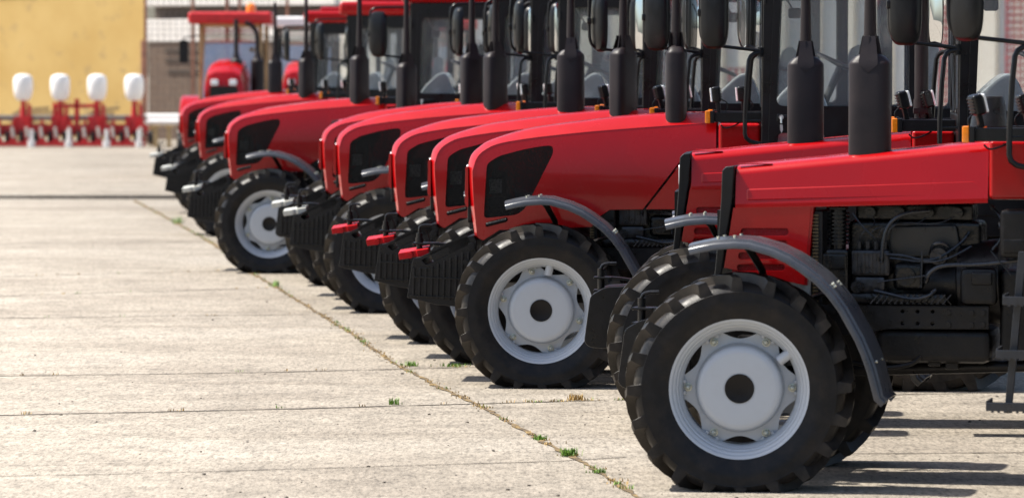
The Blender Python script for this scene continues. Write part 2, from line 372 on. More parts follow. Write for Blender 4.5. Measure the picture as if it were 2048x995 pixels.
FEND = [(-.268, 1.396), (-.20, 1.412), (-.12, 1.428), (.0, 1.437), (.09, 1.432), (.229, 1.393), (.325, 1.350), (.402, 1.301), (.495, 1.232), (.575, 1.151), (.64, 1.065), (.691, .976), (.74, .89), (.777, .806), (.808, .72), (.832, .635), (.85, .56), (.875, .538)]
def fender(y, parent):
    sec = [(-.222, -.052), (-.228, -.05), (-.230, -.022), (-.222, -.012), (-.205, -.010), (-.198, .004), (-.15, .012), (-.05, .016), (.05, .016), (.15, .012), (.198, .004), (.205, -.010), (.222, -.012), (.230, -.022), (.228, -.05), (.222, -.052),
           (.222, -.028), (.2, -.018), (.14, .002), (0, .008), (-.14, .002), (-.2, -.018), (-.222, -.028)]
    P = [Vector(p) for p in FEND]; rows = []
    for i, p in enumerate(P):
        t = (P[min(i+1, len(P)-1)]-P[max(i-1, 0)]).normalized(); n = Vector((-t.y, t.x))
        sc = .93 if i in (0, len(P)-1) else 1
        rows.append([(p.x+n.x*h, y+yy*sc, p.y+n.y*h) for yy, h in sec])
    b = MB(); b.grid(rows, cap=True, wrap=True)
    f = b.build('front_fender', 'fender', parent, angle=50)
    b = MB()
    s = 1 if y > 0 else -1
    b.tube([(-.005, y-s*.10, 1.405), (.03, y-s*.12, 1.37), (.09, y-s*.2, 1.25), (.12, y-s*.35, 1.0)], .022, 10)
    b.box(-.06, .06, y-.12, y+.12, 1.405, 1.42, .004)
    b.tube([(.12, y-s*.34, 1.0), (.5, y-s*.2, 1.13), (.56, y-s*.1, 1.145)], .015, 8)
    b.build('fender_bracket', 'iron', f)
    for (x, z, nx, nz) in ((-.1, 1.437, 0, 1), (-.005, 1.445, 0, 1), (.555, 1.185, .75, .66), (.565, 1.172, .75, .66), (.80, .75, .93, .35)):
        for yy in (-.16, .05):
            b = MB(); b.tube([(x, y+yy, z), (x+nx*.016, y+yy, z+nz*.016)], .009, 8); b.build('fender_bolt', 'bolt', f)
    return f

# ---------------------------------------------------------------- shared tractor assemblies
def chassis(root, kind):
    for s in (-1, 1):
        w_ = tyre_mesh(parent=root, loc=(0, s*.80, .585)); rim_mesh(s, parent=w_, detail=True)
        rw = tyre_mesh(R=.87, W=.48, rb=.50, zc=.79, nl=21, name='rear_wheel', parent=root, loc=(2.93, s*.86, .79)); rim_mesh(s, rb=.50, parent=rw, detail=False)
        fender(s*.80, root)
    b = MB()      # front axle
    b.tube([(0, -.62, .585), (0, .62, .585)], .085, 14)
    for s in (-1, 1):
        b.tube([(0, s*.50, .585), (0, s*.60, .585), (0, s*.66, .585)], [.11, .15, .16], 20)
        b.box(-.08, .08, s*.42-.05, s*.42+.05, .5, .86, .02)
    b.box(-.16, .16, -.16, .16, .45, .78, .05)
    b.build('front_axle', 'iron', root)
    for s in (-1, 1):      # half frame rails
        b = MB(); y0, y1 = (s*.33, s*.30) if s < 0 else (.30, .33)
        holes = [[(x+.011*math.cos(a*math.pi/5), z+.011*math.sin(a*math.pi/5)) for a in range(10)] for x in (.87, .958, 1.045) for z in (1.003, .934)] if s < 0 else ()
        b.prism([(-.45, 1.03), (1.37, 1.037), (1.37, .905), (.80, .90), (.40, .84), (-.45, .78)], min(y0, y1), max(y0, y1), holes=holes, bev=.004)
        b.box(.44, 1.37, s*.30-.03, s*.30+.03, 1.0285, 1.034)
        fr = b.build('frame_rail', 'iron', root)
        if s < 0:
            for x in (.47, 1.138, 1.271, 1.337):
                for z in (1.0, .931): b = MB(); b.tube([(x, -.33, z), (x, -.348, z)], .016, 6); b.build('rail_bolt', 'iron', fr)
    b = MB()      # engine block
    b.box(.52, 1.30, -.13, .2, 1.05, 1.52, .03); b.box(.56, 1.25, -.10, .16, 1.52, 1.62, .02)
    for k in range(4): b.tube([(.66+k*.17, -.14, 1.57), (.66+k*.17, -.19, 1.57)], .03, 12)
    b.build('engine_block', 'engine', root)
    b = MB(); b.prism([(.76, 1.31), (1.20, 1.31), (1.16, 1.50), (.78, 1.49)], -.165, -.12, bev=.015)
    for x, z in ((.80, 1.47), (1.13, 1.48), (.80, 1.34), (1.16, 1.34), (.97, 1.475)): b.tube([(x, -.16, z), (x, -.175, z)], .012, 6)
    b.build('side_cover', 'cover', root)
    b = MB(); b.box(.56, .79, -.285, -.15, 1.2, 1.355, .02); b.box(.58, .76, -.27, -.15, 1.10, 1.2, .02)
    b.tube([(.60, -.29, 1.14), (.60, -.31, 1.14)], .035, 14)
    for k in range(4): b.tube([(.60+k*.05, -.21, 1.355), (.60+k*.05, -.21, 1.40)], .015, 8)
    for k in range(5): b.box(.575+k*.045, .60+k*.045, -.292, -.28, 1.22, 1.34, .004)
    b.build('injection_pump', 'pump', root); b = MB(); b.tube([(1.07, -.1, 1.32), (1.07, -.27, 1.32)], .05, 18); b.tube([(1.07, -.27, 1.32), (1.07, -.285, 1.32)], .02, 12); b.build('fuel_filter', 'pump', root); b = MB(); b.box(.80, .98, -.24, -.10, 1.12, 1.28, .03)
    b.tube([(.88, -.2, 1.2), (.88, -.27, 1.2)], .055, 16)
    b.build('starter_motor', 'engine', root)
    b = MB()      # air compressor with fins
    b.box(.41, .55, -.30, -.15, 1.10, 1.36, .025); b.tube([(.48, -.23, 1.36), (.48, -.23, 1.585)], .045, 18)
    for k in range(9): b.tube([(.48, -.23, 1.385+k*.022), (.48, -.23, 1.394+k*.022)], .066, 20)
    b.box(.43, .53, -.28, -.18, 1.585, 1.605, .006); b.box(.40, .44, -.31, -.28, 1.2, 1.33, .008); b.box(.43, .54, -.315, -.295, 1.24, 1.33, .01)
    b.build('air_compressor', 'engine', root)
    b = MB()      # clutch and gearbox housing
    b.tube([(.86, -.06, 1.15), (1.16, -.06, 1.16), (1.18, -.06, 1.16), (1.42, -.06, 1.17)], [.14, .14, .23, .25], 28)
    b.box(1.2, 1.42, -.33, -.1, 1.04, 1.26, .04); b.box(1.27, 1.39, -.345, -.32, 1.16, 1.235, .012)
    b.box(1.42, 2.9, -.24, .24, .75, 1.25, .04); b.box(.70, 1.38, -.28, .28, .70, .90, .05)
    b.tube([(2.93, -.75, .79), (2.93, .75, .79)], .12, 16)
    b.build('gearbox_housing', 'iron', root)
    b = MB()      # oil pan with a diamond pattern of casting ribs
    b.box(.44, 1.12, -.30, .28, 1.04, 1.105, .02)
    for k in range(13):
        x = .68+k*.035
        b.tube([(x, -.303, 1.043), (x+.05, -.303, 1.10)], .004, 5); b.tube([(x+.05, -.303, 1.043), (x, -.303, 1.10)], .004, 5)
    b.build('oil_pan', 'engine', root)
    b = MB()      # drive shaft and pipes underneath
    b.tube([(.1, -.05, .62), (1.6, -.05, .68)], .035, 12); b.tube([(.55, -.25, .70), (.75, -.27, .665), (.92, -.27, .69), (.97, -.27, .74)], .014, 8, 2)
    b.box(1.0, 1.08, -.22, -.1, .68, .8, .01); b.box(1.1, 1.18, -.2, .1, .66, .74, .01)
    b.build('drive_shaft', 'iron', root)
    hz = [([(1.02, -.26, 1.585), (.86, -.28, 1.57), (.77, -.29, 1.5), (.745, -.29, 1.38), (.74, -.29, 1.28)], .011),
          ([(1.66, -.36, 1.325), (1.5, -.33, 1.30), (1.3, -.31, 1.275), (1.1, -.31, 1.275), (1.02, -.31, 1.23), (1.0, -.3, 1.17)], .013),
          ([(.77, -.29, 1.33), (.88, -.30, 1.325), (.98, -.3, 1.295), (1.08, -.28, 1.31), (1.2, -.22, 1.40), (1.24, -.2, 1.46)], .009),
          ([(.79, -.29, 1.31), (1.0, -.30, 1.285), (1.12, -.29, 1.30), (1.26, -.25, 1.38)], .007),
          ([(.70, -.30, 1.12), (.80, -.31, 1.10), (.92, -.31, 1.07), (1.02, -.31, 1.09), (1.06, -.3, 1.13)], .010),
          ([(1.36, -.2, 1.62), (1.45, -.24, 1.52), (1.43, -.25, 1.42), (1.38, -.25, 1.36)], .009),
          ([(1.66, -.33, 1.38), (1.55, -.32, 1.36), (1.48, -.32, 1.40), (1.43, -.28, 1.52)], .017),
          ([(1.02, -.2, 1.32), (1.03, -.24, 1.39), (1.1, -.24, 1.40), (1.15, -.2, 1.34)], .012),
          ([(.57, -.29, 1.57), (.62, -.29, 1.5), (.68, -.28, 1.44), (.72, -.25, 1.40)], .005),
          ([(.72, -.30, 1.17), (.86, -.31, 1.19), (1.0, -.31, 1.21)], .004),
          ([(1.38, -.34, 1.36), (1.5, -.34, 1.22)], .004), ([(.98, -.31, 1.35), (.975, -.31, 1.14)], .006)]
    for k in range(4): hz.append(([(.60+k*.05, -.21, 1.40), (.62+k*.06, -.23, 1.46+.02*k), (.70+k*.12, -.2, 1.50), (.66+k*.17, -.18, 1.56)], .0035))
    for pts, r in hz:
        b = MB(); b.tube(pts, r, 8, 2); ho = b.build('hose', 'hose', root)
        if r >= .009:
            for q0, q1 in ((pts[0], pts[1]), (pts[-1], pts[-2])):
                q0, q1 = Vector(q0), Vector(q1); d = (q1-q0).normalized(); b = MB(); b.tube([q0+d*.01, q0+d*.03], r*1.35, 10); b.build('hose_clamp', 'pump', ho)
    b = MB(); b.box(1.44, 1.64, -.42, -.30, 1.32, 1.60, .03); b.box(1.46, 1.62, -.43, -.41, 1.35, 1.43, .01); b.build('fluid_tank', 'iron', root)
    b = MB(); b.box(.345, .40, -.31, .31, 1.02, 1.58, .01)
    b.build('radiator', 'iron', root)
    b = MB()
    for k in range(26): b.box(.342, .375, -.325, -.31, 1.05+k*.02, 1.06+k*.02)
    b.build('radiator_fins', 'brass', root)
    b = MB(); b.box(1.62, 2.3, -.5, .5, 1.10, 1.30, .02); b.build('cab_floor', 'iron', root)
    b = MB(); b.box(-.45, .35, -.27, .27, .80, 1.02, .02); b.build('front_support', 'iron', root)

def cab(root):
    X0, X1, ZT = 1.66, 3.22, 3.20
    b = MB()
    door = rpoly([(1.765, 2.115), (2.79, 2.115), (2.79, 3.035), (1.80, 3.035)], .07)
    low = rpoly([(1.775, 1.56), (2.10, 1.56), (2.16, 1.94), (1.775, 1.94)], .05)
    rear = rpoly([(2.86, 2.115), (3.12, 2.115), (3.12, 3.035), (2.86, 3.035)], .05)
    out = [(X0, 1.30), (2.16, 1.30), (2.25, 1.60), (2.45, 1.78), (X1, 1.82), (X1, ZT), (X0+.02, ZT)]
    for s in (-1, 1):
        y0 = -.80 if s < 0 else .76
        b.prism(out, y0, y0+.04, holes=[door, low, rear], bev=.008)
        # door frame standing proud, and door seam
        oo = rpoly([(1.70, 1.44), (2.14, 1.44), (2.24, 1.70), (2.46, 1.86), (2.82, 1.90), (2.82, 3.10), (1.76, 3.10)], .05)
        b.prism(oo, y0-.012 if s < 0 else y0+.04, y0 if s < 0 else y0+.052, holes=[rpoly([(1.778, 2.13), (2.775, 2.13), (2.775, 3.02), (1.812, 3.02)], .06), rpoly([(1.79, 1.575), (2.09, 1.575), (2.145, 1.925), (1.79, 1.925)], .04)], bev=.005)
    wf = rpoly([(-.70, 2.10), (.70, 2.10), (.66, 3.06), (-.66, 3.06)], .06)
    b.prism([(-.757, 1.30), (.757, 1.30), (.757, ZT-.003), (-.757, ZT-.003)], X0+.003, X0+.05, holes=[wf], axis='x', bev=.006)
    b.prism([(-.757, 1.70), (.757, 1.70), (.757, ZT-.003), (-.757, ZT-.003)], X1-.05, X1-.003, holes=[wf], axis='x', bev=.006)
    b.box(X0+.05, X1-.05, -.757, .757, 1.36, 1.42)
    b.build('cab_frame', 'black', root)
    b = MB(); b.box(X0-.10, X1+.06, -.86, .86, ZT+.002, ZT+.20, .06, seg=3); b.box(X0+.15, X1-.1, -.66, .66, ZT+.19, ZT+.27, .05); b.build('cab_roof', 'red', root)
    for s in (-1, 1):
        yy = s*.782
        b = MB(); b.prism(rpoly([(1.76, 2.11), (2.795, 2.11), (2.795, 3.04), (1.795, 3.04)], .07), yy-.003, yy+.003); dg = b.build('door_glass', 'glass', root)
        b = MB(); b.prism(rpoly([(2.855, 2.11), (3.125, 2.11), (3.125, 3.04), (2.855, 3.04)], .05), yy-.003, yy+.003); b.build('side_window', 'glass', root)
        b = MB(); b.prism(rpoly([(1.77, 1.555), (2.105, 1.555), (2.165, 1.945), (1.77, 1.945)], .05), yy-.003, yy+.003); b.build('lower_window', 'glass', root)
    b = MB(); b.prism(wf, X0+.022, X0+.028, axis='x'); b.build('windscreen', 'glass', root)
    b = MB(); b.prism(wf, X1-.03, X1-.024, axis='x'); b.build('rear_window', 'glass', root)
    b = MB(); b.box(1.80, 1.96, -.835, -.812, 2.02, 2.065, .01); b.box(1.78, 1.83, -.83, -.812, 2.01, 2.07, .01); dh = b.build('door_handle', 'black', root)
    b = MB(); b.lathe([(.018, -.845), (.018, -.835), (.012, -.832)], 'y', c=(1.815, 0, 2.045), seg=12, cap=True); b.tube([(1.815, -.846, 2.05), (1.815, -.85, 2.0)], .008, 6); b.prism([(1.805, 1.99), (1.825, 1.99), (1.828, 1.95), (1.818, 1.925), (1.806, 1.95)], -.853, -.848)
    b.build('door_key', 'silver', dh)
    for z in (1.66, 2.9): b = MB(); b.tube([(1.69, -.82, z), (1.69, -.82, z+.08)], .015, 8); b.build('door_hinge', 'black', root)
    b = MB()    # dashboard cowl under plastic, seat under plastic
    b.prism(rpoly([(1.72, 1.9), (1.74, 2.13), (1.80, 2.22), (1.95, 2.36), (2.03, 2.385), (2.08, 2.33), (2.17, 2.12), (2.2, 1.8), (2.1, 1.45), (1.8, 1.45)], .05), -.34, .34, bev=.03)
    b.build('dashboard', 'seat', root)
    b = MB(); b.tube([(2.08, 0, 2.0), (2.26, 0, 2.42)], .03, 10)
    c = Vector((2.28, 0, 2.44)); ax = Vector((.42, 0, .91)).normalized(); u = Vector((0, 1, 0)); v = ax.cross(u)
    b.tube([c+(u*math.cos(a*math.pi/12)+v*math.sin(a*math.pi/12))*.20 for a in range(24)], .016, 8, closed=True)
    for a in (0, 2.1, 4.2): b.tube([c-ax*.02, c+(u*math.cos(a)+v*math.sin(a))*.2], .012, 6)
    b.build('steering_wheel', 'dash', root)
    b = MB(); b.box(2.40, 2.90, -.25, .25, 1.80, 1.98, .06, seg=3); b.prism(rpoly([(2.78, 1.95), (2.95, 1.95), (3.03, 2.55), (2.97, 2.62), (2.88, 2.58)], .05), -.25, .25, bev=.04)
    b.box(2.5, 2.8, -.18, .18, 1.42, 1.80, .03); b.build('seat', 'seat', root)
    b = MB(); b.box(2.30, 2.95, .34, .52, 1.42, 2.10, .03); b.tube([(2.45, .42, 2.1), (2.40, .42, 2.3)], .012, 8); b.tube([(2.55, .42, 2.1), (2.52, .42, 2.25)], .012, 8); b.build('side_console', 'dash', root)
    b = MB(); b.prism(rrect(1.86, 1.96, 2.80, 2.88, .02), -.06, .06, bev=.01); b.tube([(1.9, 0, 2.86), (1.8, 0, 3.03)], .008, 6); b.build('cabin_mirror', 'dash', root)
    for s in (-1, 1):     # rear mudguards
        rows = []
        for k in range(15):
            a = R_(20+k*10.5); c_, s_ = math.cos(a), math.sin(a)
            rows.append([(2.93+r*c_, s*yy, .80+r*s_) for r, yy in ((.90, 1.10), (.93, 1.12), (.985, 1.10), (1.0, 1.06), (1.0, .76), (.97, .76), (.97, 1.06))])
        b = MB(); b.grid(rows, cap=True, wrap=True); b.build('rear_mudguard', 'black', root)
    for s in (-1, 1):
        b = MB(); b.tube([(1.67, s*.81, 2.535), (1.59, s*.84, 2.522), (1.562, s*.85, 2.46), (1.535, s*.85, 1.94), (1.556, s*.85, 1.87), (1.66, s*.81, 1.842)], .0165, 10, 1)
        b.tube([(1.54, s*.85, 2.02), (1.66, s*.81, 2.02)], .008, 6); b.build('grab_handle', 'black', root)
    # wiper and cab loom
    b = MB(); b.tube([(1.655, -.25, 2.12), (1.645, -.05, 2.5), (1.648, .1, 2.75)], .007, 6); b.build('wiper', 'black', root)

def mirrors(root):
    for s, cx, ax_ in ((-1, 1.31, 1.205), (1, 1.56, 1.465)):
        b = MB()
        b.tube([(1.67, s*.81, 2.545), (ax_+.11, s*.93, 2.585), (ax_+.04, s*.945, 2.60), (ax_+.01, s*.95, 2.645), (ax_, s*.95, 2.72), (ax_, s*.95, 3.08), (ax_+.04, s*.945, 3.13), (ax_+.1, s*.93, 3.145), (1.67, s*.81, 3.15)], .0135, 10, 1)
        b.box(ax_-.02, ax_+.02, s*.95-.03, s*.95+.03, 2.80, 2.86, .012); b.tube([(1.655, s*.81, 2.50), (1.655, s*.81, 2.57)], .022, 10)
        arm = b.build('mirror_arm', 'black', root)
        b = MB(); rows = []
        def se(t, a, c): 
            ct, st = math.cos(t), math.sin(t); e = .55
            return math.copysign(abs(ct)**e, ct)*a, math.copysign(abs(st)**e, st)*c
        for (d, sc) in ((.012, .985), (.012, 1), (-.012, 1.0), (-.04, .93), (-.058, .75), (-.066, .4), (-.068, .05)):
            rows.append([(d, *se(2*math.pi*k/36, .11*sc, .27*sc)) for k in range(36)])
        b.grid(rows, wrap=True); b.bm.faces.new(b.bm.verts[-36:])
        mh = b.build('mirror_housing', 'black', root); mh.location = (cx, s*.95, 2.83)
        b = MB(); b.grid([[(.009, *se(2*math.pi*k/36, .106, .262)) for k in range(36)], [(.011, *se(2*math.pi*k/36, .102, .257)) for k in range(36)]], wrap=True); b.bm.faces.new(b.bm.verts[-36:])
        b.build('mirror_glass', 'mirror', mh)

def muffler(root, x, z):
    b = MB(); a_, b_ = .123, .082
    def ring(sc, zz, off=0):
        o = []
        for k in range(40):
            t = 2*math.pi*k/40; ct, st = math.cos(t), math.sin(t); e = .62
            o.append((math.copysign(abs(ct)**e, ct)*(a_*sc-off), math.copysign(abs(st)**e, st)*(b_*sc-off), zz))
        return o
    b.grid([ring(1, -.11), ring(1, .475), ring(1, .490, .004), ring(1, .505, .018), ring(.72, .522), ring(.32, .545)], cap=True, wrap=True)
    b.tube([(0, 0, .52), (0, 0, .60), (0, 0, 1.0), (0, 0, 1.5)], [.040, .040, .031, .026], 20)
    for q in range(4):
        aa = q*math.pi/2; r1 = a_*.62 if q % 2 == 0 else b_*.85; d = Vector((math.cos(aa), math.sin(aa), 0)); n = Vector((-d.y, d.x, 0))*.003
        pts = [d*.03+Vector((0, 0, .51)), d*r1+Vector((0, 0, .50)), d*(r1-.008)+Vector((0, 0, .53)), d*.048+Vector((0, 0, .64)), d*.036+Vector((0, 0, .645))]
        vs = [b.bm.verts.new(p+n) for p in pts]; v2 = [b.bm.verts.new(p-n) for p in pts]
        b.bm.faces.new(vs); b.bm.faces.new(v2[::-1])
        for i in range(5): b.bm.faces.new((vs[i], vs[(i+1) % 5], v2[(i+1) % 5], v2[i]))
    for q in (-1, 1):     # V-shaped gusset plate welded over the shoulder
        b.grid([[(-.0, q*(b_+.003), .425), (0, q*(b_+.003), .425)], [(-.055, q*(b_+.003), .475), (.055, q*(b_+.003), .475)], [(-.055, q*(b_*.93), .505), (.055, q*(b_*.93), .505)], [(-.036, q*.042, .64), (.036, q*.042, .64)]])
    o = b.build('exhaust_muffler', 'muffler', root, angle=40); o.location = (x, -.20 if x < .9 else -.155, z); return o

def lamps(root, zb):
    """bracket, turn signals and work lamps beside the hood"""
    for s in (-1, 1):
        b = MB(); b.box(1.29, 1.66, s*.43-.035, s*.43+.035, zb, zb+.078, .006)
        for x in (1.37, 1.46): b.tube([(x, s*.43-.034, zb+.04), (x, s*.43-.04, zb+.04)], .008, 8)
        b.tube([(1.35, s*.43, zb-.02), (1.38, s*.44, zb-.05), (1.45, s*.44, zb-.03), (1.50, s*.43, zb+.0)], .006, 6, 2)
        b.build('lamp_bracket', 'black', root)
        b = MB(); b.box(1.232, 1.272, s*.45-.06, s*.45+.06, zb-.008, zb+.088, .008); ts = b.build('turn_signal', 'orange', root)
        b = MB(); b.box(1.273, 1.305, s*.45-.058, s*.45+.058, zb-.006, zb+.086, .006); b.build('signal_housing', 'black', ts)
        x, zz = (1.335, zb+.078) if s < 0 else (1.515, zb+.078)
        b = MB(); b.box(-.035, .03, -.05, .05, .075, .195, .016, seg=3)
        for k in range(5): b.box(.028, .038, -.04, .04, .092+k*.02, .10+k*.02, .003)
        b.box(-.016, .016, -.02, .02, .0, .08, .005)
        b.tube([(.03, 0, .09), (.07, 0, .07), (.075, 0, .02), (.03, 0, -.02)], .005, 6, 2)
        wl = b.build('work_lamp', 'black', root); wl.location = (x, s*.43, zz)
        b = MB(); b.box(-.052, -.0355, -.046, .046, .08, .19, .008); b.build('lamp_lens', 'lens', wl)

def steps(root):
    b = MB()
    for y0 in (-.93, ):
        b.prism([(1.60, 1.38), (1.645, 1.38), (1.565, .47), (1.525, .47)], -.90, -.86, bev=.004); b.prism([(1.98, 1.38), (2.02, 1.38), (1.96, .47), (1.92, .47)], -.90, -.86, bev=.004)
    for (x, z) in ((1.53, 1.10), (1.495, .80), (1.44, .505)):
        b.box(x, 2.03, -1.06, -.82, z, z+.02, .004); b.box(x, 2.03, -1.065, -1.05, z-.012, z+.035, .004); b.box(x, x+.012, -1.06, -.82, z, z+.045, .004)
        for k in range(14): b.box(x+.03+k*.035, x+.045+k*.035, -1.069, -1.064, z-.02, z-.008)
    b.build('access_steps', 'step', root)

# ---------------------------------------------------------------- tractor with a boxy hood
def boxy_tractor():
    root = thing('red_tractor', 'x', 'tractor', 'red tractors parked in the row')
    chassis(root, 'A'); cab(root); mirrors(root); steps(root)
    st = [-.108, -.05, .115, .35, .56, .85, 1.14, 1.365]
    def zt(x): return 1.838+(x+.108)*(1.986-1.838)/1.473
    def zb(x): return 1.603+(x+.11)*.03
    rows = []
    for x in st:
        t, o = zt(x), zb(x); half = [(-.345, o-.012), (-.362, o-.012), (-.362, o+.012), (-.3605, o+.018), (-.362+(t-.055-1.6)*.125, t-.055), (-.352+(t-.055-1.6)*.125, t-.036), (-.335+(t-.055-1.6)*.125, t-.015), (-.305+(t-.055-1.6)*.125, t-.002), (-.22, t+.006), (0, t+.012)]
        rows.append([(x, y, z) for y, z in half]+[(x, -y, z) for y, z in half[-2::-1]])
    b = MB(); b.grid(rows)
    # raised stamping on each side
    for s in (-1, 1):
        b2 = MB(); kk = lambda z: .362-(z-1.60)*.125
        o_ = rpoly([(-.05, 1.712), (1.29, 1.768), (1.33, 1.745), (1.315, 1.672), (-.05, 1.632)], .012); i_ = rpoly([(-.035, 1.700), (1.28, 1.755), (1.31, 1.738), (1.298, 1.686), (-.035, 1.646)], .012)
        b2.grid([[(x, s*(kk(z)-.004), z) for x, z in o_], [(x, s*(kk(z)+.005), z) for x, z in i_]], wrap=True)
        b2.bm.faces.new(b2.bm.verts[-len(i_):]); b2.build('hood_stamping', 'red', root, angle=10)
        b.box(-.10, .10, s*.30-.012, s*.30+.012, zt(0)+.0, zt(0)+.006, .002)
    hood = b.build('hood', 'red', root, angle=38)
    for s in (-1, 1):
        b = MB(); y0 = -.36 if s < 0 else .345
        slots = [rpoly([(-.075-k*.007, 1.477-k*.07), (.206-k*.007, 1.479-k*.07), (.206-k*.007, 1.436-k*.068), (-.075-k*.007, 1.432-k*.068)], .02) for k in range(4)]
        b.prism([(-.12, 1.597), (.338, 1.607), (.300, 1.150), (-.175, 1.246)], y0, y0+.015, holes=slots, bev=.004)
        b.prism([(.338, 1.607), (.352, 1.607), (.314, 1.15), (.300, 1.15)], y0+.004, y0+.10)
        gp = b.build('grille_panel', 'red', root)
        b = MB(); y0 = -.342 if s < 0 else .339
        b.prism([(-.11, 1.50), (.23, 1.50), (.20, 1.19), (-.13, 1.22)], y0, y0+.003); b.build('grille_mesh', 'redgrille', gp)
    b = MB(); b.box(-.11, .33, -.30, .30, 1.05, 1.60, .01); b.build('cooler_pack', 'silver', root)
    b = MB(); b.prism([(-.187, 1.812), (-.165, 1.836), (-.112, 1.842), (-.126, 1.641), (-.158, 1.436), (-.188, 1.19), (-.232, 1.19), (-.208, 1.436), (-.192, 1.65)], -.368, .368, bev=.008, seg=3)
    ns = b.build('nose_frame', 'black', root)
    b = MB(); b.prism([(-.31, 1.24), (.31, 1.24), (.31, 1.58), (-.31, 1.58)], -.224, -.19, axis='x'); b.build('front_grille', 'iron', root)
    for s in (-1, 1):
        b = MB(); b.prism(rrect(s*.18-.11, s*.18+.11, 1.62, 1.76, .03), -.197, -.18, axis='x', bev=.004); b.build('headlight', 'lens', root)
    b = MB()
    b.box(1.372, 1.655, -.375, .375, 1.655, 1.995, .025, seg=3); b.build('rear_cowl', 'red', root)
    lamps(root, 1.99)
    muffler(root, .658, 1.955)
    b = MB()      # front weight bracket and tow pin
    b.prism(rpoly([(-.80, .868), (-.70, .925), (-.60, .93), (-.40, .95), (-.40, .60), (-.55, .50), (-.80, .515), (-.842, .55)], .03), -.20, .20, bev=.006)
    b.box(-.45, -.2, -.27, .27, .80, 1.0, .01)
    br = b.build('front_bracket', 'iron', root)
    b = MB(); b.box(-.785, -.66, -.06, .06, .975, .99, .004); b.box(-.785, -.69, -.06, .06, .888, .902, .004); b.prism([(-.66, .99), (-.60, .985), (-.45, .965), (-.45, .945), (-.60, .967), (-.66, .972)], -.05, .05)
    b.tube([(-.735, 0, .86), (-.735, 0, 1.0), (-.735, 0, 1.045)], .024, 12); b.tube([(-.735, 0, 1.0), (-.735, 0, 1.06), (-.70, 0, 1.078), (-.63, 0, 1.08)], .0115, 8, 1)
    b.build('tow_pin', 'iron', root)
    return root

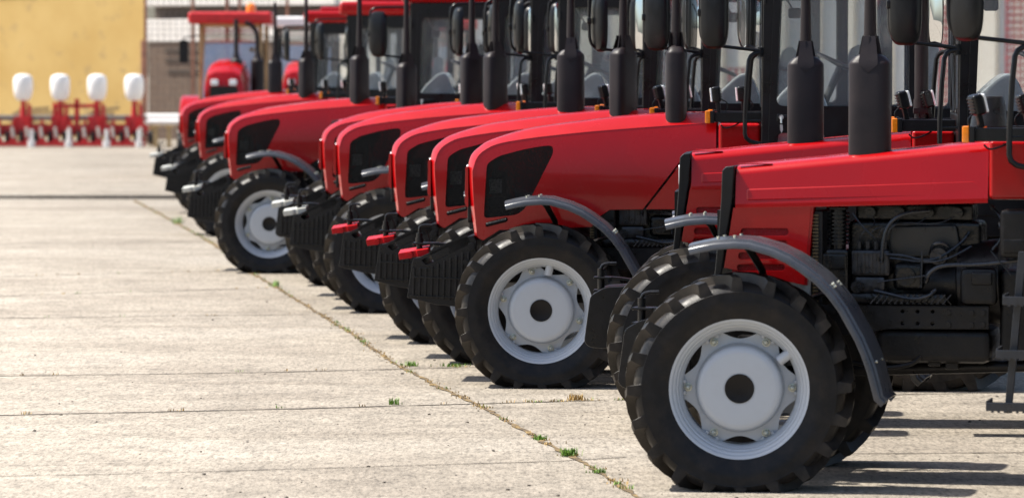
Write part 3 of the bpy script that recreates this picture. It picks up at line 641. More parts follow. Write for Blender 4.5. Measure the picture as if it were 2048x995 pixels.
# ---------------------------------------------------------------- tractor with a rounded hood
def rounded_tractor():
    root = thing('red_tractor', 'x', 'tractor', 'red tractors parked in the row')
    chassis(root, 'B'); cab(root); mirrors(root); steps(root)
    Q = [(-.50, 1.085), (-.55, 1.12), (-.562, 1.186), (-.592, 1.391), (-.608, 1.60), (-.606, 1.663), (-.582, 1.744), (-.524, 1.805), (-.431, 1.86), (-.17, 1.938), (.094, 1.981), (.338, 2.012), (.605, 2.043), (.952, 2.066), (1.313, 2.071)]
    P = [(-.48, 1.09), (-.523, 1.12), (-.532, 1.186), (-.552, 1.391), (-.562, 1.60), (-.555, 1.65), (-.527, 1.728), (-.47, 1.785), (-.36, 1.835), (-.14, 1.874), (.12, 1.905), (.35, 1.928), (.62, 1.950), (.95, 1.974), (1.313, 1.999)]
    def dense(L, sub=4):
        out = []
        for i in range(len(L)-1):
            p0, p1, p2, p3 = (Vector(L[max(i-1, 0)]), Vector(L[i]), Vector(L[i+1]), Vector(L[min(i+2, len(L)-1)]))
            for k in range(sub):
                t = k/sub; out.append(.5*((2*p1)+(p2-p0)*t+(2*p0-5*p1+4*p2-p3)*t*t+(3*p1-p0-3*p2+p3)*t**3))
        out.append(Vector(L[-1])); return out
    Pd, Qd = dense(P), dense(Q)
    b = MB(); rows = []
    for p, q in zip(Pd, Qd):
        m1 = p.lerp(q, .88); m0 = p.lerp(q, .06)
        half = [(-.362, p), (-.358, m0), (-.272, m1), (-.25, q), (-.12, q), (0, q+(q-p).normalized()*.008)]
        rows.append([(v.x, y, v.y) for y, v in half]+[(v.x, -y, v.y) for y, v in half[-2::-1]])
    b.grid(rows)
    win = rpoly([(-.475, 1.26), (-.22, 1.288), (-.155, 1.335), (-.095, 1.45), (.062, 1.765), (.055, 1.822), (-.02, 1.818), (-.16, 1.793), (-.354, 1.742), (-.452, 1.682)], .035)
    low = [(1.313, 1.772), (1.056, 1.728), (.752, 1.333), (.498, 1.329), (.405, 1.268), (.359, 1.197), (.0, 1.185), (-.354, 1.172)]
    slot = rrect(-.462, -.29, 1.192, 1.228, .016)
    slot = [(x, z+(x+.46)*.26) for x, z in slot]
    outer = [(v.x, v.y) for v in Pd]+low
    for y0 in (-.36, .335):
        b.prism(outer, y0, y0+.025, holes=[win, slot])
    for k in range(16):
        bmesh.ops.bisect_plane(b.bm, geom=b.bm.verts[:]+b.bm.edges[:]+b.bm.faces[:], plane_co=(0, 0, 1.22+k*.05), plane_no=(0, 0, 1))
    for k in range(9):
        bmesh.ops.bisect_plane(b.bm, geom=b.bm.verts[:]+b.bm.edges[:]+b.bm.faces[:], plane_co=(-.45+k*.2, 0, 0), plane_no=(1, 0, 0))
    for v in b.bm.verts:      # the sides bulge a little and lean in towards the top and the nose
        if abs(v.co.y) > .2: v.co.y -= math.copysign(.20*max(0, v.co.z-1.42)**2+.014*max(0, .5-v.co.x)**2, v.co.y)
    hood = b.build('hood', 'red', root, angle=38)
    for s in (-1, 1):
        b = MB(); y0 = -.356 if s < 0 else .331
        b.prism(rpoly([(.772, 1.333), (1.068, 1.712), (1.313, 1.755), (1.313, 1.335)], .01), y0, y0+.025, bev=.004)
        b.build('side_panel', 'red', root)
    for y0 in (-.318, .315): b = MB(); b.prism(win, y0, y0+.003); b.build('grille_mesh', 'grille', root)
    for s in (-1, 1): b = MB(); b.tube([(-.455, s*.352, 1.21), (-.30, s*.352, 1.25)], .015, 10); b.build('hood_latch', 'iron', root)
    b = MB(); b.box(.10, .16, -.31, .31, 1.2, 1.80, .01); b.box(-.45, -.28, -.22, -.02, 1.2, 1.42, .02); b.box(-.43, -.30, .04, .22, 1.2, 1.46, .02); b.tube([(-.36, -.1, 1.42), (-.36, -.1, 1.62)], .05, 16)
    b.tube([(-.15, -.2, 1.3), (-.12, -.24, 1.38), (-.05, -.24, 1.33), (0, -.2, 1.3)], .012, 8, 2); b.box(-.46, .1, -.30, .30, 1.18, 1.20)
    b.build('cooler_pack', 'engine', root)
    b = MB(); b.tube([(-.20, -.22, 1.33), (.02, -.22, 1.33)], .055, 16); b.box(-.44, -.34, -.27, -.23, 1.45, 1.56, .01); b.build('reservoir', 'hitchgrey', root)
    b = MB(); b.prism([(-.30, 1.30), (-.245, 1.30), (-.255, 1.62), (-.285, 1.66)], -.12, -.10); b.build('cooler_bracket', 'red', root); b = MB(); b.prism([(-.03, 1.45), (.06, 1.50), (.06, 1.58), (-.03, 1.53)], -.2, -.18)
    b.build('cooler_bracket', 'red', root)
    b = MB(); b.prism(rrect(-.20, .20, 1.22, 1.56, .03), -.612, -.58, axis='x', bev=.006); b.build('front_grille', 'iron', root)
    b = MB(); b.prism(rpoly([(-.628, 1.37), (-.600, 1.34), (-.600, 1.66), (-.622, 1.655)], .012), -.28, .28, bev=.004); b.build('nose_trim', 'red', root)
    for s in (-1, 1):
        b = MB(); b.prism(rrect(s*.11-.08, s*.11+.08, 1.58, 1.67, .03), -.622, -.59, axis='x', bev=.006); b.build('headlight', 'lens', root)
    b = MB(); b.box(1.332, 1.655, -.385, .385, 1.34, 1.994, .028, seg=3); b.box(1.33, 1.655, -.25, .25, 1.99, 2.065, .03); b.build('rear_cowl', 'red', root)
    lamps(root, 2.003)
    muffler(root, 1.0, 2.05)
    b = MB()      # front weights
    slot2 = rpoly([(-.962, .935), (-.925, .898), (-.752, .978), (-.752, 1.036)], .012)
    b.prism([(-1.074, .646), (-1.030, .93), (-1.015, .950), (-.973, .958), (-.653, 1.109), (-.56, 1.125), (-.536, 1.086), (-.55, .60), (-.69, .575), (-.85, .592)], -.30, .30, holes=[slot2], bev=.006)
    for k in range(10):
        x = -1.035+k*.047; zt_ = min(.875+max(0, (x+.93))*.43, 1.0); zb_ = .665-(k*.0065)
        b.prism([(x, zb_), (x+.018, zb_), (x+.018+.008, zt_), (x+.008, zt_)], -.317, -.299, bev=.004)
    for (z0, x0) in ((.80, -1.03), (.655, -1.05)):
        b.prism([(x0, z0), (x0, z0+.010), (-.60, z0-.005), (-.60, z0-.017)], -.321, -.299, bev=.003)
    b.prism([(-.98, .865), (-.98, .875), (-.60, .872), (-.60, .862)], -.311, -.299, bev=.002)
    b.tube([(-.62, -.29, .92), (-.62, -.325, .92)], .022, 8); b.box(-.645, -.60, -.312, -.298, .97, .98)
    for k in range(12): b.box(-.9, -.58, -.30+k*.05, -.297+k*.05, .99, 1.075, .0, rot=Matrix.Rotation(-.44, 3, 'Y'))
    b.prism(rrect(-.60, -.545, 1.01, 1.07, .02), -.32, -.295, bev=.004)
    b.build('front_weights', 'iron', root)
    b = MB(); b.box(-.56, -.15, -.27, .27, .76, 1.0, .02); b.build('weight_carrier', 'iron', root)
    b = MB(); b.prism([(-.125, -.10), (-.03, -.10), (-.02, -.085), (.01, -.085), (.02, -.10), (.11, -.10), (.11, .10), (-.125, .10)], -.026, .026, axis='z', bev=.004)
    b.tube([(-.04, -.115, -.003), (-.04, -.09, -.003)], .024, 10)
    hp = b.build('hitch_plate', 'hitchred', root); hp.location = (-1.03, -.05, .985); hp.rotation_euler = (R_(6), R_(-9), 0)
    b = MB(); b.box(-1.05, -.86, -.10, .02, 1.046, 1.062, .004); b.prism([(-.88, 1.064), (-.80, 1.056), (-.62, 1.045), (-.62, 1.02), (-.80, 1.03), (-.88, 1.044)], -.085, .0)
    b.tube([(-1.0, -.05, .98), (-1.0, -.05, 1.135)], .023, 12); b.tube([(-1.0, -.05, 1.06), (-1.0, -.05, 1.10)], .03, 12)
    b.tube([(-1.0, -.05, 1.12), (-1.0, -.05, 1.175), (-.985, -.05, 1.195), (-.90, -.05, 1.195)], .011, 8, 1)
    b.tube([(-.96, -.05, 1.17), (-.93, -.05, 1.12), (-.92, -.05, 1.07)], .005, 5, 1)
    b.build('hitch_pin', 'iron', root)
    return root

A = boxy_tractor(); B = rounded_tractor()
#        kind px    py   yaw  rim muffler hitch mirrorL mirrorR lamps(L,R)  label
ROW = [
 (A, 1480, 976, 13, 0, 0, None, (60, -62), (150, 160), 'nearest red tractor, boxy hood with open engine side, its front wheel in the foreground'),
 (A, 1411, 862, 4, 20, 0, None, (78, -30), (170, 160), 'boxy-hood red tractor right behind the nearest one, mostly hidden by it'),
 (B, 1083, 772, 4, 44, 90, 'hitchred', (80, -68), (0, 0), 'round-nosed red tractor with its whole silver front wheel and grey fender in clear view mid-row'),
 (B, 996, 725, 4, 10, 50, 'hitchred', (72, -50), (165, 150), 'round-nosed red tractor directly behind the one with the whole wheel mid-row, red hitch plate'),
 (B, 907, 685, 4, 30, 0, 'hitchred', (28, -20), (160, 30), 'red round-nosed tractor farthest back of the three with red hitch plates'),
 (B, 781, 624, 4, 15, 38, 'hitchgrey', (14, -20), (5, 10), 'round-nosed red tractor with grey hitch plate, in front of the next grey-hitched one'),
 (B, 745, 597, 4, 50, 25, 'hitchgrey', (16, -18), (0, 20), 'round-nosed red tractor with grey hitch plate, half hidden behind another grey-hitched one'),
 (A, 688, 570, 3, 0, 50, None, (20, -20), (10, 0), 'boxy-hood red tractor almost wholly hidden between round-nosed ones'),
 (B, 541, 545, 4, 25, 50, 'hitchgrey', (80, -25), (0, 10), 'farther round-nosed red tractor with its front wheel in full view, first of the back three'),
 (B, 466, 472, 4, 0, 50, 'hitchgrey', (25, -70), (0, 10), 'slightly blurred round-nosed red tractor, middle one of the back three'),
 (B, 423, 428, 4, 35, 5, 'hitchgrey', (20, -20), (0, 10), 'rearmost red tractor of the row, blurred, nearest the yellow wall'),
]
used = set()
for i, (kind, px, py, yaw, rim, muf, hitch, mir, lam, label) in enumerate(ROW):
    t = kind if kind not in used else copy_tree(kind)
    ROW[i] = (t,)+ROW[i][1:]; used.add(kind)
for (t, px, py, yaw, rim, muf, hitch, mir, lam, label) in ROW:
    th = R_(yaw); g = gnd(px, py); l = Vector((math.sin(th), math.cos(th), 0))
    t.location = g+l*.80; t.rotation_euler = (0, 0, -th); t['label'] = label
    wl = mi = 0
    for c in t.children:
        nm = c.name.split('.')[0]
        if nm == 'front_wheel':
            c.rotation_euler = (0, 0, R_(8 if yaw > 10 else 2))
            for d in c.children: d.rotation_euler = (0, -R_(rim), 0)
        elif nm == 'exhaust_muffler': c.rotation_euler = (0, 0, R_(muf))
        elif nm == 'hitch_plate': c.material_slots[0].link = 'OBJECT'; c.material_slots[0].material = M[hitch]
        elif nm == 'mirror_housing': c.rotation_euler = (0, 0, R_(mir[0 if c.location.y < 0 else 1]))
        elif nm == 'work_lamp':
            a = lam[0 if c.location.y < 0 else 1]; a = -a if a > 90 else a; c.rotation_euler = (0, R_(14 if a < -90 else -6), R_(a))
T1, T2 = ROW[0][0], ROW[1][0]
b = MB(); b.lathe([(.115, 0), (.112, .01), (.085, .165), (.078, .175), (.001, .178)], 'z', c=(1.32, .1, 2.07), seg=28); b.tube([(1.25, .1, 2.24), (1.27, .1, 2.26)], .02, 8); b.build('air_precleaner', 'iron', T1)
b = MB(); b.tube([(1.455, .45, 1.9), (1.455, .45, 2.14), (1.455, .45, 3.3)], .048, 20); b.tube([(1.455, .45, 2.14), (1.455, .45, 2.2)], .054, 20); b.box(1.40, 1.5, .40, .5, 2.1, 2.14, .005); b.build('intake_stack', 'muffler', T2)

# ---------------------------------------------------------------- background: buildings, fence
def wallmat(name, c1, c2, scale=.6, spots=None):
    m, nt, b = newmat(name); n = noise(nt, scale, 7, .65); n2 = noise(nt, scale*5, 6, .7)
    r = ramp(nt, n.outputs[0], [(.3, c1), (.7, c2)]); out = r.outputs[0]
    if spots:
        r2 = ramp(nt, n2.outputs[0], [(.31, .55), (.42, 0)]); mx = N(nt, 'ShaderNodeMix', data_type='RGBA')
        nt.links.new(r2.outputs[0], mx.inputs[0]); nt.links.new(out, mx.inputs[6]); mx.inputs[7].default_value = (*spots, 1); out = mx.outputs[2]
    nt.links.new(out, b.inputs['Base Color']); b.inputs['Roughness'].default_value = .9
    bp = N(nt, 'ShaderNodeBump', Strength=.3, Distance=.02); nt.links.new(n2.outputs[0], bp.inputs['Height']); nt.links.new(bp.outputs[0], b.inputs['Normal'])
    return m
def brickmat(name, c1, c2, mortar, scale=3.2):
    m, nt, b = newmat(name); tc = N(nt, 'ShaderNodeTexCoord'); mp = N(nt, 'ShaderNodeMapping'); mp.inputs['Rotation'].default_value = (R_(90), 0, 0)
    nt.links.new(tc.outputs['Object'], mp.inputs[0]); br = N(nt, 'ShaderNodeTexBrick', Scale=scale)
    br.inputs['Color1'].default_value = (*c1, 1); br.inputs['Color2'].default_value = (*c2, 1); br.inputs['Mortar'].default_value = (*mortar, 1)
    nt.links.new(mp.outputs[0], br.inputs[0]); nt.links.new(br.outputs[0], b.inputs['Base Color']); b.inputs['Roughness'].default_value = .9; return m
M['yellow'] = wallmat('yellow_stucco', (.50, .325, .105), (.60, .42, .16), .35, (.27, .20, .11))
M['brick'] = brickmat('brown_brick', (.13, .08, .055), (.19, .125, .085), (.21, .18, .15))
M['band'] = wallmat('pale_concrete_band', (.75, .70, .64), (.85, .81, .76), 1.5)
M['dark'] = mat('dark_opening', (.07, .055, .045), .8)
M['facade'] = brickmat('beige_tile', (.80, .72, .61), (.85, .78, .68), (.66, .60, .52), 4.0)
M['greywall'] = wallmat('grey_panel', (.58, .60, .62), (.66, .68, .70), .8)
M['wire'] = mat('fence_wire', (.12, .10, .085), .6)
M['post'] = mat('rusty_post', (.30, .14, .09), .8, var=.3)
M['tan'] = mat('tan_timber', (.42, .29, .14), .8, var=.25, scale=3)
M['white'] = mat('white_plastic', (.82, .80, .78), .4, var=.04)
M['roofgrey'] = mat('roof_sheet', (.25, .25, .25), .6)

Z0 = .075
# yellow building, wall turned a little to the left
D = 146.0; X1 = atY(291, D)
yb = thing('yellow_building', 'long windowless building with stained mustard yellow stucco wall at upper left', 'building', loc=(X1, D, Z0))
tn = math.tan(R_(32))
b = MB(); b.prism([(0, 0), (-1.6, 12), (-30, 30), (-30, 30*tn)], 0, 6.5, axis='z'); b.build('wall', 'yellow', yb)
b = MB(); b.prism([(.1, -.5), (-1.5, 12.4), (-30.4, 30.4), (-30.4, 30*tn-.5)], 6.501, 6.75, axis='z'); b.build('roof', 'roofgrey', yb)
# brick shed with pale bands
D = 141.5; xa, xb = atY(303, D), atY(660, D)
bs = thing('brick_shed', 'brown brick shed with pale concrete bands and dark openings behind the wire fence', 'building', loc=((xa+xb)/2, D, Z0))
hw = (xb-xa)/2/math.cos(R_(30))+.3
bs.rotation_euler = (0, 0, R_(-30))
b = MB(); b.box(-hw, hw, 0, 7, 0, atZ(84, D)-Z0, .02); b.build('wall', 'brick', bs)
for (y1, y0) in ((38, 84), (-40, 12)):
    b = MB(); b.box(-hw-.02, hw+.02, -.04, 6.8, atZ(y0, D)-Z0+.002, atZ(y1, D)-Z0, .02); b.build('concrete_band', 'band', bs)
b = MB(); b.box(-hw, hw, .4, 6, atZ(38, D)-Z0+.002, atZ(12, D)-Z0-.002); b.build('clerestory', 'dark', bs)
for i, (px0, px1, y1, y0) in enumerate([(300, 420, 98, 103), (300, 420, 118, 123), (305, 420, 140, 146)]):
    b = MB(); x0, x1 = atY(px0, D)-bs.location.x, atY(px1, D)-bs.location.x
    b.box(x0, x1, -.04, .05, atZ(y0, D)-Z0, atZ(y1, D)-Z0); b.build('opening', 'dark', bs)
# wire mesh fence
D = 134.0; xa, xb = atY(292, D), atY(575, D); top = atZ(-12, D)
fe = thing('wire_fence', 'tall wire mesh fence in front of the brown brick shed', 'fence', loc=(xa, D, Z0))
b = MB(); L = xb-xa; n = int(L/.19)
for k in range(n+1): b.box(k*L/n-.008, k*L/n+.008, -.008, .008, .25, top-Z0)
n2 = int((top-.3)/.19)
for k in range(n2+1): z = .25+k*(top-Z0-.25)/n2; b.box(0, L, -.024, -.008, z-.008, z+.008)
b.build('wire_mesh', 'wire', fe)
for k in range(4):
    b = MB(); x = k*L/3; b.box(x-.05, x+.05, -.05, .05, 0, top-Z0+.15, .01); b.build('fence_post', 'post', fe)
D = 96.0
p = MB(); p.box(-.045, .045, -.045, .045, 0, 6.2, .008); po = p.build('steel_post', 'post'); po.location = (atY(455, D), D, Z0)
tag(po, 'slim rust-brown steel post standing behind the row of tractors', 'post')
p = MB(); p.tube([(0, 0, 0), (0, 0, 3.3)], .05, 10); p.box(-.06, .06, -.06, .06, 0, .05); po = p.build('steel_post', 'post'); po.location = (atY(291, 133.5), 132.5, Z0)
tag(po, 'pinkish round post at the right corner of the yellow wall', 'post')
# timber and sacks along the wall
D = 141.0
for i, (px, wpx, lab) in enumerate([(60, 70, 'tan heap of boards low against the yellow wall at far left'), (205, 60, 'tan heap of boards against the yellow wall, between third and fourth hopper')]):
    hp = thing('timber_heap', lab, 'timber', loc=(atY(px, D), D, Z0))
    for k in range(9):
        b = MB(); b.box(-wpx/2*D/8400+random.uniform(-.2, .2), wpx/2*D/8400+random.uniform(-.2, .2), -.3+k*.05, -.05+k*.05, k*.125, k*.125+.11, .01, rot=Matrix.Rotation(random.uniform(-.08, .08), 3, 'Y')); b.build('board', 'tan', hp)
D = 131.0; hp = thing('pipe_stack', 'stack of white pipes on a low rack under the wire fence', 'pipe stack', loc=(atY(330, D), D, atZ(250, D)))
for k in range(5): b = MB(); b.tube([(-.62, k*.18, .1), (.62, k*.18, .1)], .089, 12); b.build('pipe', 'white', hp)
for k in range(4): b = MB(); b.tube([(-.62, .09+k*.18, .256), (.62, .09+k*.18, .256)], .089, 12); b.build('pipe', 'white', hp)
for x in (-.45, .45): b = MB(); b.box(x-.05, x+.05, -.1, .9, Z0-hp.location.z, .01); b.build('rack_leg', 'tan', hp)
for i, px in enumerate((312, 338)):
    b = MB(); b.box(-.06, .06, -.06, .06, 0, .62, .01); b.box(-.14, .14, -.1, .1, .62, .68, .01); o = b.build('wooden_block', 'tan'); o.location = (atY(px, 128), 128, Z0)
    tag(o, ['tan wooden stand under the wire fence, left of two', 'tan wooden stand under the wire fence, right of two'][i], 'stand')

# ---------------------------------------------------------------- seed drill
D = gnd(100, 294, Z0).y
drill = thing('seed_drill', 'red seed drill with round white seed hoppers before the yellow wall', 'seed drill', loc=(atY(121, D), D, Z0))
SP = 74*D/8400
b = MB(); b.box(-2.6*SP, 2.35*SP, -.12, .12, .34, .70, .02); b.box(-2.6*SP, 2.35*SP, .5, .62, .5, .62, .02)
for k in (-.15, .95): b.box(k*SP-.06, k*SP+.06, -.05, .12, .68, 1.36, .01)
b.box(-.2*SP, 1.0*SP, -.08, .08, 1.20, 1.32, .02); b.box(.45*SP-.07, .45*SP+.07, -.08, .08, .7, 1.48, .02)
b.build('toolbar', 'red_far', drill)
for k in range(-2, 3):
    x = k*SP
    b = MB(); b.lathe([(.02, .0), (.19, .02), (.245, .10), (.285, .22), (.30, .36), (.305, .52), (.295, .66), (.25, .755), (.16, .80), (.02, .815)], 'z', seg=24)
    h = b.build('seed_hopper', 'white', drill); h.location = (x, 0, 1.42)
    b = MB(); b.tube([(x, 0, .6), (x, 0, 1.0), (x, -.02, 1.44)], [.13, .10, .07], 10); b.tube([(x+.12, 0, 1.4), (x+.2, -.1, 1.0), (x+.12, -.12, .7)], .03, 8, 2); b.build('hopper_stand', 'red_far', drill)
for k in range(13):
    x = (-2.4+k*.385)*SP
    b = MB(); b.box(x-.10, x+.08, -.35, -.13, .12, .62, .015); b.box(x-.10, x+.10, -.40, -.05, .06, .22, .015); b.box(x-.045, x+.045, -.2, -.13, .55, .85, .01); b.build('seed_row_unit', 'red_far', drill)
    b = MB(); b.lathe([(.05, -.07), (.17, -.07), (.2, -.05), (.2, .05), (.17, .07), (.05, .07)], 'x', c=(x+.26, -.2, .30), seg=20); b.build('press_wheel', 'rubber', drill)
    b = MB(); b.tube([(x-.02, -.42, .62), (x+.02, -.40, .30)], .05, 8); b.build('spring_cover', 'hitchgrey', drill)
for k in (-1.0, .0, 1.02, 1.9):
    b = MB(); b.tube([(k*SP+.3, -.42, .0), (k*SP+.3, -.42, .2)], .14, 14); b.tube([(k*SP+.3, -.42, .2), (k*SP+.3, -.42, .55)], .06, 12); b.build('support_foot', 'white', drill)
b = MB(); b.box(-2.55*SP, 2.33*SP, .2, .3, .80, .92, .01); b.box(-2.55*SP, 2.33*SP, .0, .32, .92, .98, .01); b.build('upper_bar', 'hitchgrey', drill)
for k in range(-2, 3):
    b = MB(); b.box(k*SP-.28, k*SP+.28, -.1, .2, .60, .95, .03); b.box(k*SP+.14, k*SP+.24, -.16, .1, .9, 1.3, .02); b.build('metering_unit', 'red_far', drill)
b = MB(); b.box(-2.5*SP, 2.3*SP, -.5, .1, .03, .17, .01); b.build('opener_bar', 'red_far', drill)

# ---------------------------------------------------------------- tractors behind that face the camera
def facing_tractor(px, D, label, roofmat='red_far', stack=True, beacon=True):
    t = thing('facing_tractor', label, 'tractor', 'red tractors facing the camera behind the row', loc=(atY(px, D), D, Z0 if D > YS else 0))
    b = MB()
    for s in (-1, 1):
        b.box(s*.66-.04, s*.66+.04, .5, .6, 1.6, 3.35, .01); b.box(s*.70-.04, s*.70+.04, 1.9, 2.0, 1.6, 3.35, .01)
    b.box(-.7, .7, .5, .58, 1.5, 1.72, .01); b.box(-.7, .7, .5, 2.0, 1.3, 1.5, .02); b.box(-.7, .7, .5, .58, 3.28, 3.36, .01)
    b.build('cab_frame', 'tan' if beacon else 'black', t)
    b = MB(); b.box(-.92, .92, .2, 2.2, 3.36, 3.62, .07, seg=3); b.build('cab_roof', roofmat, t)
    b = MB(); b.grid([[(-.62, .40, 1.72), (.62, .40, 1.72)], [(-.62, .92, 3.28), (.62, .92, 3.28)]]); b.build('windscreen', 'paleglass', t)
    b = MB(); b.box(-.62, .62, 1.955, 1.965, 1.72, 3.28); b.build('rear_window', 'glass', t)
    b = MB(); b.box(-.25, .25, 1.2, 1.7, 1.5, 1.75, .04); b.box(-.25, .25, 1.55, 1.75, 1.7, 2.4, .05); b.build('seat', 'seat', t)
    rows = []
    for y, zt in ((-1.75, 2.1), (-1.7, 2.3), (-1.5, 2.42), (-.5, 2.55), (.5, 2.6)):
        rows.append([(-.40, y, 1.2), (-.42, y, zt-.3), (-.36, y, zt-.08), (-.2, y, zt), (.2, y, zt), (.36, y, zt-.08), (.42, y, zt-.3), (.40, y, 1.2)])
    b = MB(); b.grid(rows, cap=True); b.build('hood', 'red', t)
    b = MB(); b.prism(rrect(-.30, .30, 1.3, 2.0, .06), -1.77, -1.74, bev=.006); b.build('front_grille', 'iron', t)
    for s in (-1, 1):
        b = MB(); b.box(s*.2-.08, s*.2+.08, -1.785, -1.745, 2.02, 2.14, .02); b.build('headlight', 'lens', t)
        w_ = tyre_mesh(parent=t, loc=(s*.80, -1.1, .585)); w_.rotation_euler = (0, 0, R_(90))
        rw = tyre_mesh(R=.87, W=.48, rb=.50, zc=.79, nl=21, name='rear_wheel', parent=t, loc=(s*.92, 1.7, .79)); rw.rotation_euler = (0, 0, R_(90))
        rows = []
        for k in range(13):
            a = R_(15+k*12.5); rows.append([(s*xx, 1.7+r*math.cos(a), .80+r*math.sin(a)) for r, xx in ((.93, .68), (.98, .68), (.98, 1.14), (.95, 1.17), (.93, 1.14))])
        b = MB(); b.grid(rows, cap=True, wrap=True); b.build('rear_mudguard', 'red', t)
        b = MB(); b.prism(rrect(s*1.02-.10, s*1.02+.10, 2.5, 3.0, .04), .30, .36, bev=.01); b.tube([(s*.7, .5, 3.1), (s*1.02, .33, 3.05), (s*1.02, .33, 2.6)], .015, 8); b.build('side_mirror', 'black', t)
    b = MB(); b.box(-.35, .35, -1.6, .6, .7, 1.25, .05); b.tube([(0, -1.1, .585), (.7, -1.1, .585)], .08); b.tube([(-.7, -1.1, .585), (0, -1.1, .585)], .08); b.box(-.4, .4, .5, 2.2, .6, 1.3, .05); b.build('chassis', 'iron', t)
    if beacon:
        b = MB(); b.lathe([(.11, 0), (.11, .03), (.10, .15), (.06, .19), (.001, .2)], 'z', c=(.45, .5, 3.62), seg=20); b.build('beacon', 'orange', t)
    if stack:
        for x, yy, zc, r in ((.20, -.7, 2.0, .14), (.62, .0, 2.0, .15)):
            b = MB(); b.tube([(x, yy, 1.6), (x, yy, zc+.55), (x, yy, zc+.6), (x, yy, zc+.75)], [r, r, r*.6, .05], 18)
            b.tube([(x, yy, zc+.7), (x, yy, 3.3), (x, yy, 3.45)] if x < .5 else [(x, yy, zc+.6), (x, yy, 3.0), (x-.03, yy, 3.2), (x-.15, yy, 3.35), (x-.28, yy, 3.38)], .05, 12, 1); b.build('exhaust_stack', 'muffler', t)
    return t
facing_tractor(459, 92, 'red tractor facing the camera, pale windscreen and orange beacon on its roof')
facing_tractor(608, 100, 'red tractor facing the camera with a white roof, beside the one with the beacon', 'white', False, False)
facing_tractor(880, 104, 'red tractor facing the camera with a red roof and no beacon', 'red_far', False, False)

# ---------------------------------------------------------------- long facade behind the cabs, red lattice racks
D = 124.0; xa, xb = atY(690, D), atY(2450, D)
fa = thing('pale_hall', 'long pale hall with beige tiled piers and grey panels seen through the cab windows', 'building', loc=(xa, D, Z0))
L = xb-xa
fa.rotation_euler = (0, 0, R_(-34)); c28, s28 = math.cos(R_(34)), -math.sin(R_(34))
b = MB(); b.prism([(0, 0), (L, 0), (L+8*s28, 8*c28), (-.4+8*s28, 8*c28)], 0, 7.5, axis='z'); b.build('wall', 'greywall', fa)
n = int(L/1.05)
for k in range(n):
    b = MB(); x = k*1.05; wd = random.uniform(.42, .6); b.box(x, x+wd, -.22, -.002, 0, 7.3, .01); b.build('pier', 'facade', fa)
b = MB(); b.prism([(-.2, -.5), (L+.3, -.5), (L+8*s28, 8.3*c28), (-.5+8*s28, 8.3*c28)], 7.501, 7.75, axis='z'); b.build('roof', 'roofgrey', fa)
labs = ['left of the first cab glass', 'beyond the mid-row tractors', 'behind the keyed cab door', 'beside the tall dark stack', 'at the right edge']
for i, (px, wpx, ztop) in enumerate([(1135, 42, 1.9), (1310, 50, 2.6), (1480, 40, 2.4), (1905, 46, 3.8), (2036, 40, 4.6)]):
    D = 92.0+i; b = MB(); wd = wpx/8400*D; nx = max(3, int(wd/.13)); nz = int(ztop/.16)
    for yy in (0, .55):
        for k in range(nx+1): x = -wd/2+k*wd/nx; b.box(x-.018, x+.018, yy-.02, yy+.02, 0, ztop)
        for k in range(nz+1): z = .03+k*(ztop-.05)/nz; b.box(-wd/2-.02, wd/2+.02, yy-.045, yy-.021, z-.018, z+.018)
    for k in range(0, nz+1, 4): z = .03+k*(ztop-.05)/nz; b.box(-wd/2, -wd/2+.03, .02, .53, z-.02, z+.02); b.box(wd/2-.03, wd/2, .02, .53, z-.02, z+.02)
    o = b.build('lattice_rack', 'red_far'); o.location = (atY(px, D), D, Z0); tag(o, 'red lattice rack standing before the pale hall, '+labs[i], 'rack', 'red lattice racks')

# ---------------------------------------------------------------- tree over the shed
def leafmat():
    m, nt, b = newmat('leaves'); n = noise(nt, 1.2, 4); r = ramp(nt, n.outputs[0], [(.3, (.06, .12, .012)), (.7, (.16, .24, .03))]); nt.links.new(r.outputs[0], b.inputs['Base Color']); b.inputs['Roughness'].default_value = .6; return m
M['leafdark'] = mat('dark_leaves', (.03, .05, .012), .7, var=.4, scale=1)
M['leaf'] = leafmat(); M['bark'] = mat('bark', (.12, .09, .065), .9, var=.4, scale=8, bump=.4, bscale=20)
def tree(px, D, h, r, label):
    t = thing('leafy_tree', label, 'tree', 'trees over the shed', loc=(atY(px, D), D, Z0))
    b = MB(); b.tube([(0, 0, 0), (.05, 0, h*.3), (0, .1, h*.6), (.1, .1, h*.9)], [.2, .16, .12, .05], 10)
    for k in range(6):
        a = k*1.05+.3; z = h*(.45+.07*k); b.tube([(0, 0, z), (math.cos(a)*r*.4, math.sin(a)*r*.4, z+.5), (math.cos(a)*r*.75, math.sin(a)*r*.75, z+1)], [.07, .04, .015], 6)
    b.build('trunk', 'bark', t)
    b = MB(); cl = [(random.gauss(0, r*.45), random.gauss(0, r*.45), h*.75+random.gauss(0, h*.16), random.uniform(.35, .7)) for _ in range(34)]
    for (x, y, z, s) in cl:
        for _ in range(60):
            d = Vector((random.gauss(0, 1), random.gauss(0, 1), random.gauss(0, 1))).normalized()*s*random.uniform(.5, 1)
            c = Vector((x, y, z))+d; u = Vector((random.gauss(0, 1), random.gauss(0, 1), random.gauss(0, 1))).normalized(); v = u.orthogonal().normalized()
            q = .09*random.uniform(.7, 1.3); b.bm.faces.new([b.bm.verts.new(c+u*q), b.bm.verts.new(c+v*q*.5), b.bm.verts.new(c-u*q), b.bm.verts.new(c-v*q*.5)])
    b.build('crown', 'leaf', t, recalc=False)
tree(425, 154, 6.2, 1.2, 'green leafy tree above the shed, left of the orange beacon')
tree(548, 155, 5.9, 1.0, 'green leafy tree above the shed, right of the orange beacon')

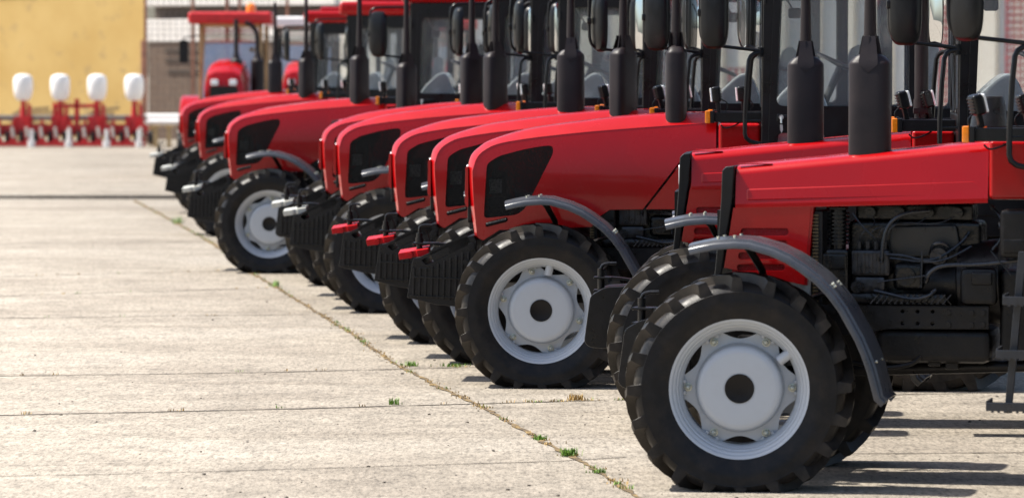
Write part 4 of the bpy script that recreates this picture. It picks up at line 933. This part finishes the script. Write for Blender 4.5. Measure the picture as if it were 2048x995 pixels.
# unseen leaf belt added behind the camera so paint and mirrors reflect something dark
b = MB()
for _ in range(5200):
    x = random.uniform(-70, 70); z = 8.5*random.random()**.8+.3; y = -34+random.uniform(-3, 3)
    c = Vector((x, y, z+math.sin(x*.5)*.8)); u = Vector((random.gauss(0, 1), random.gauss(0, .4), random.gauss(0, 1))).normalized(); v = u.cross(Vector((0, 1, 0))).normalized(); q = random.uniform(.4, 1.1)
    b.bm.faces.new([b.bm.verts.new(c+u*q), b.bm.verts.new(c+v*q*.6), b.bm.verts.new(c-u*q), b.bm.verts.new(c-v*q*.6)])
stuff(b.build('reflection_leaf_belt', 'leafdark', recalc=False), 'unseen dark leaf belt added behind the camera to darken reflections', 'wood')

# ---------------------------------------------------------------- weeds, stones
def grassmat(name, a, c):
    m, nt, b = newmat(name); n = noise(nt, 9, 3); r = ramp(nt, n.outputs[0], [(.3, a), (.7, c)]); nt.links.new(r.outputs[0], b.inputs['Base Color']); b.inputs['Roughness'].default_value = .6; return m
M['grass'] = grassmat('green_grass', (.09, .20, .015), (.18, .32, .04)); M['dry'] = grassmat('dry_grass', (.30, .18, .05), (.48, .32, .10))
def blades(b, c, n, spread, h):
    for _ in range(n):
        p = c+Vector((random.gauss(0, spread), random.gauss(0, spread*.8), 0)); a = random.uniform(0, 6.28); hh = h*random.uniform(.4, 1.2); l = hh*random.uniform(.1, .8)
        d = Vector((math.cos(a), math.sin(a), 0)); n_ = Vector((-d.y, d.x, 0))*.004
        v = [b.bm.verts.new(q) for q in (p-n_, p+n_, p+d*l*.4+Vector((0, 0, hh*.65))+n_*.7, p+d*l*.4+Vector((0, 0, hh*.65))-n_*.7, p+d*l+Vector((0, 0, hh)))]
        b.bm.faces.new(v[:4]); b.bm.faces.new((v[3], v[2], v[4]))
for px, py, n, sp, h, m, lab in [(1138, 912, 130, .026, .05, 'grass', 'largest green grass tuft on the diagonal joint, left of the nearest front wheel'), (1080, 880, 60, .018, .035, 'grass', 'small green grass tuft on the diagonal joint, left of the largest tuft'),
        (1197, 946, 40, .022, .03, 'grass', 'small green grass tuft on the diagonal joint nearest the bottom edge'), (822, 732, 80, .026, .04, 'grass', 'green grass tuft at the crossing of two joints below the black weights'),
        (912, 733, 90, .05, .028, 'grass', 'low wide green grass tuft against the round-nosed tractor wheel'), (551, 573, 60, .035, .07, 'grass', 'green grass tuft on the diagonal joint below the back three tractors'),
        (357, 447, 55, .045, .12, 'grass', 'farthest green grass tuft on the diagonal joint beside the black weights'), (789, 809, 50, .025, .05, 'grass', 'lone green grass tuft on a cross joint left of the diagonal joint'),
        (1155, 800, 80, .035, .045, 'dry', 'dry brown weeds along the cross joint behind the nearest wheel')]:
    b = MB(); c = gnd(px, py); blades(b, Vector((0, 0, .004)), n, sp, h); o = b.build('grass_tuft', m, recalc=False); o.location = (c.x, c.y, 0); tag(o, lab, 'grass tuft')
bg_, bd_ = MB(), MB()
for a, c in zip(ROWJ, ROWJ[1:]):
    A_, C_ = gnd(*a), gnd(*c); n = int((C_-A_).length/.10)
    for i in range(n):
        p = A_.lerp(C_, random.random())+Vector((random.gauss(0, .015), random.gauss(0, .015), .004))
        r = random.random()
        if r < .10: blades(bg_, p, random.randint(3, 10), .02, .03)
        elif r < .6: blades(bd_, p, random.randint(3, 9), .025, .018)
for pts, dens in (([(0, 830), (1240, 800)], .18), ([(0, 752), (960, 735)], .12), ([(800, 735), (970, 733)], .6), ([(1000, 806), (1240, 799)], .9), ([(0, 636), (690, 628)], .12), ([(0, 592), (560, 575)], .15), ([(0, 553), (520, 540)], .15)):
    A_, C_ = gnd(*pts[0]), gnd(*pts[1]); n = int((C_-A_).length/.06*dens)
    for i in range(n):
        p = A_.lerp(C_, random.random())+Vector((0, random.gauss(0, .012), .004)); blades(bd_ if random.random() < .75 else bg_, p, random.randint(3, 7), .02, .022)
stuff(bg_.build('joint_grass', 'grass', recalc=False), 'short green grass sprouting along the joints of the concrete slabs', 'grass')
stuff(bd_.build('dry_joint_grass', 'dry', recalc=False), 'dry straw-coloured grass and moss along the joints of the concrete slabs', 'dry grass')
M['stone'] = mat('dark_pebble', (.10, .085, .07), .9, var=.5, scale=20)
b = MB()
for _ in range(230):
    px, py = random.uniform(-50, 2048), random.uniform(430, 1000)
    if py < 500 and random.random() < .6: continue
    c = gnd(px, py); r = random.choice((.004, .006, .006, .009, .013)); t = bmesh.new(); bmesh.ops.create_icosphere(t, subdivisions=1, radius=r)
    for v in t.verts: v.co *= random.uniform(.7, 1.25); v.co.z *= .6; v.co += Vector((c.x, c.y, r*.3))
    b.add(t)
stuff(b.build('pebbles', 'stone'), 'small dark pebbles scattered over the concrete', 'pebbles')
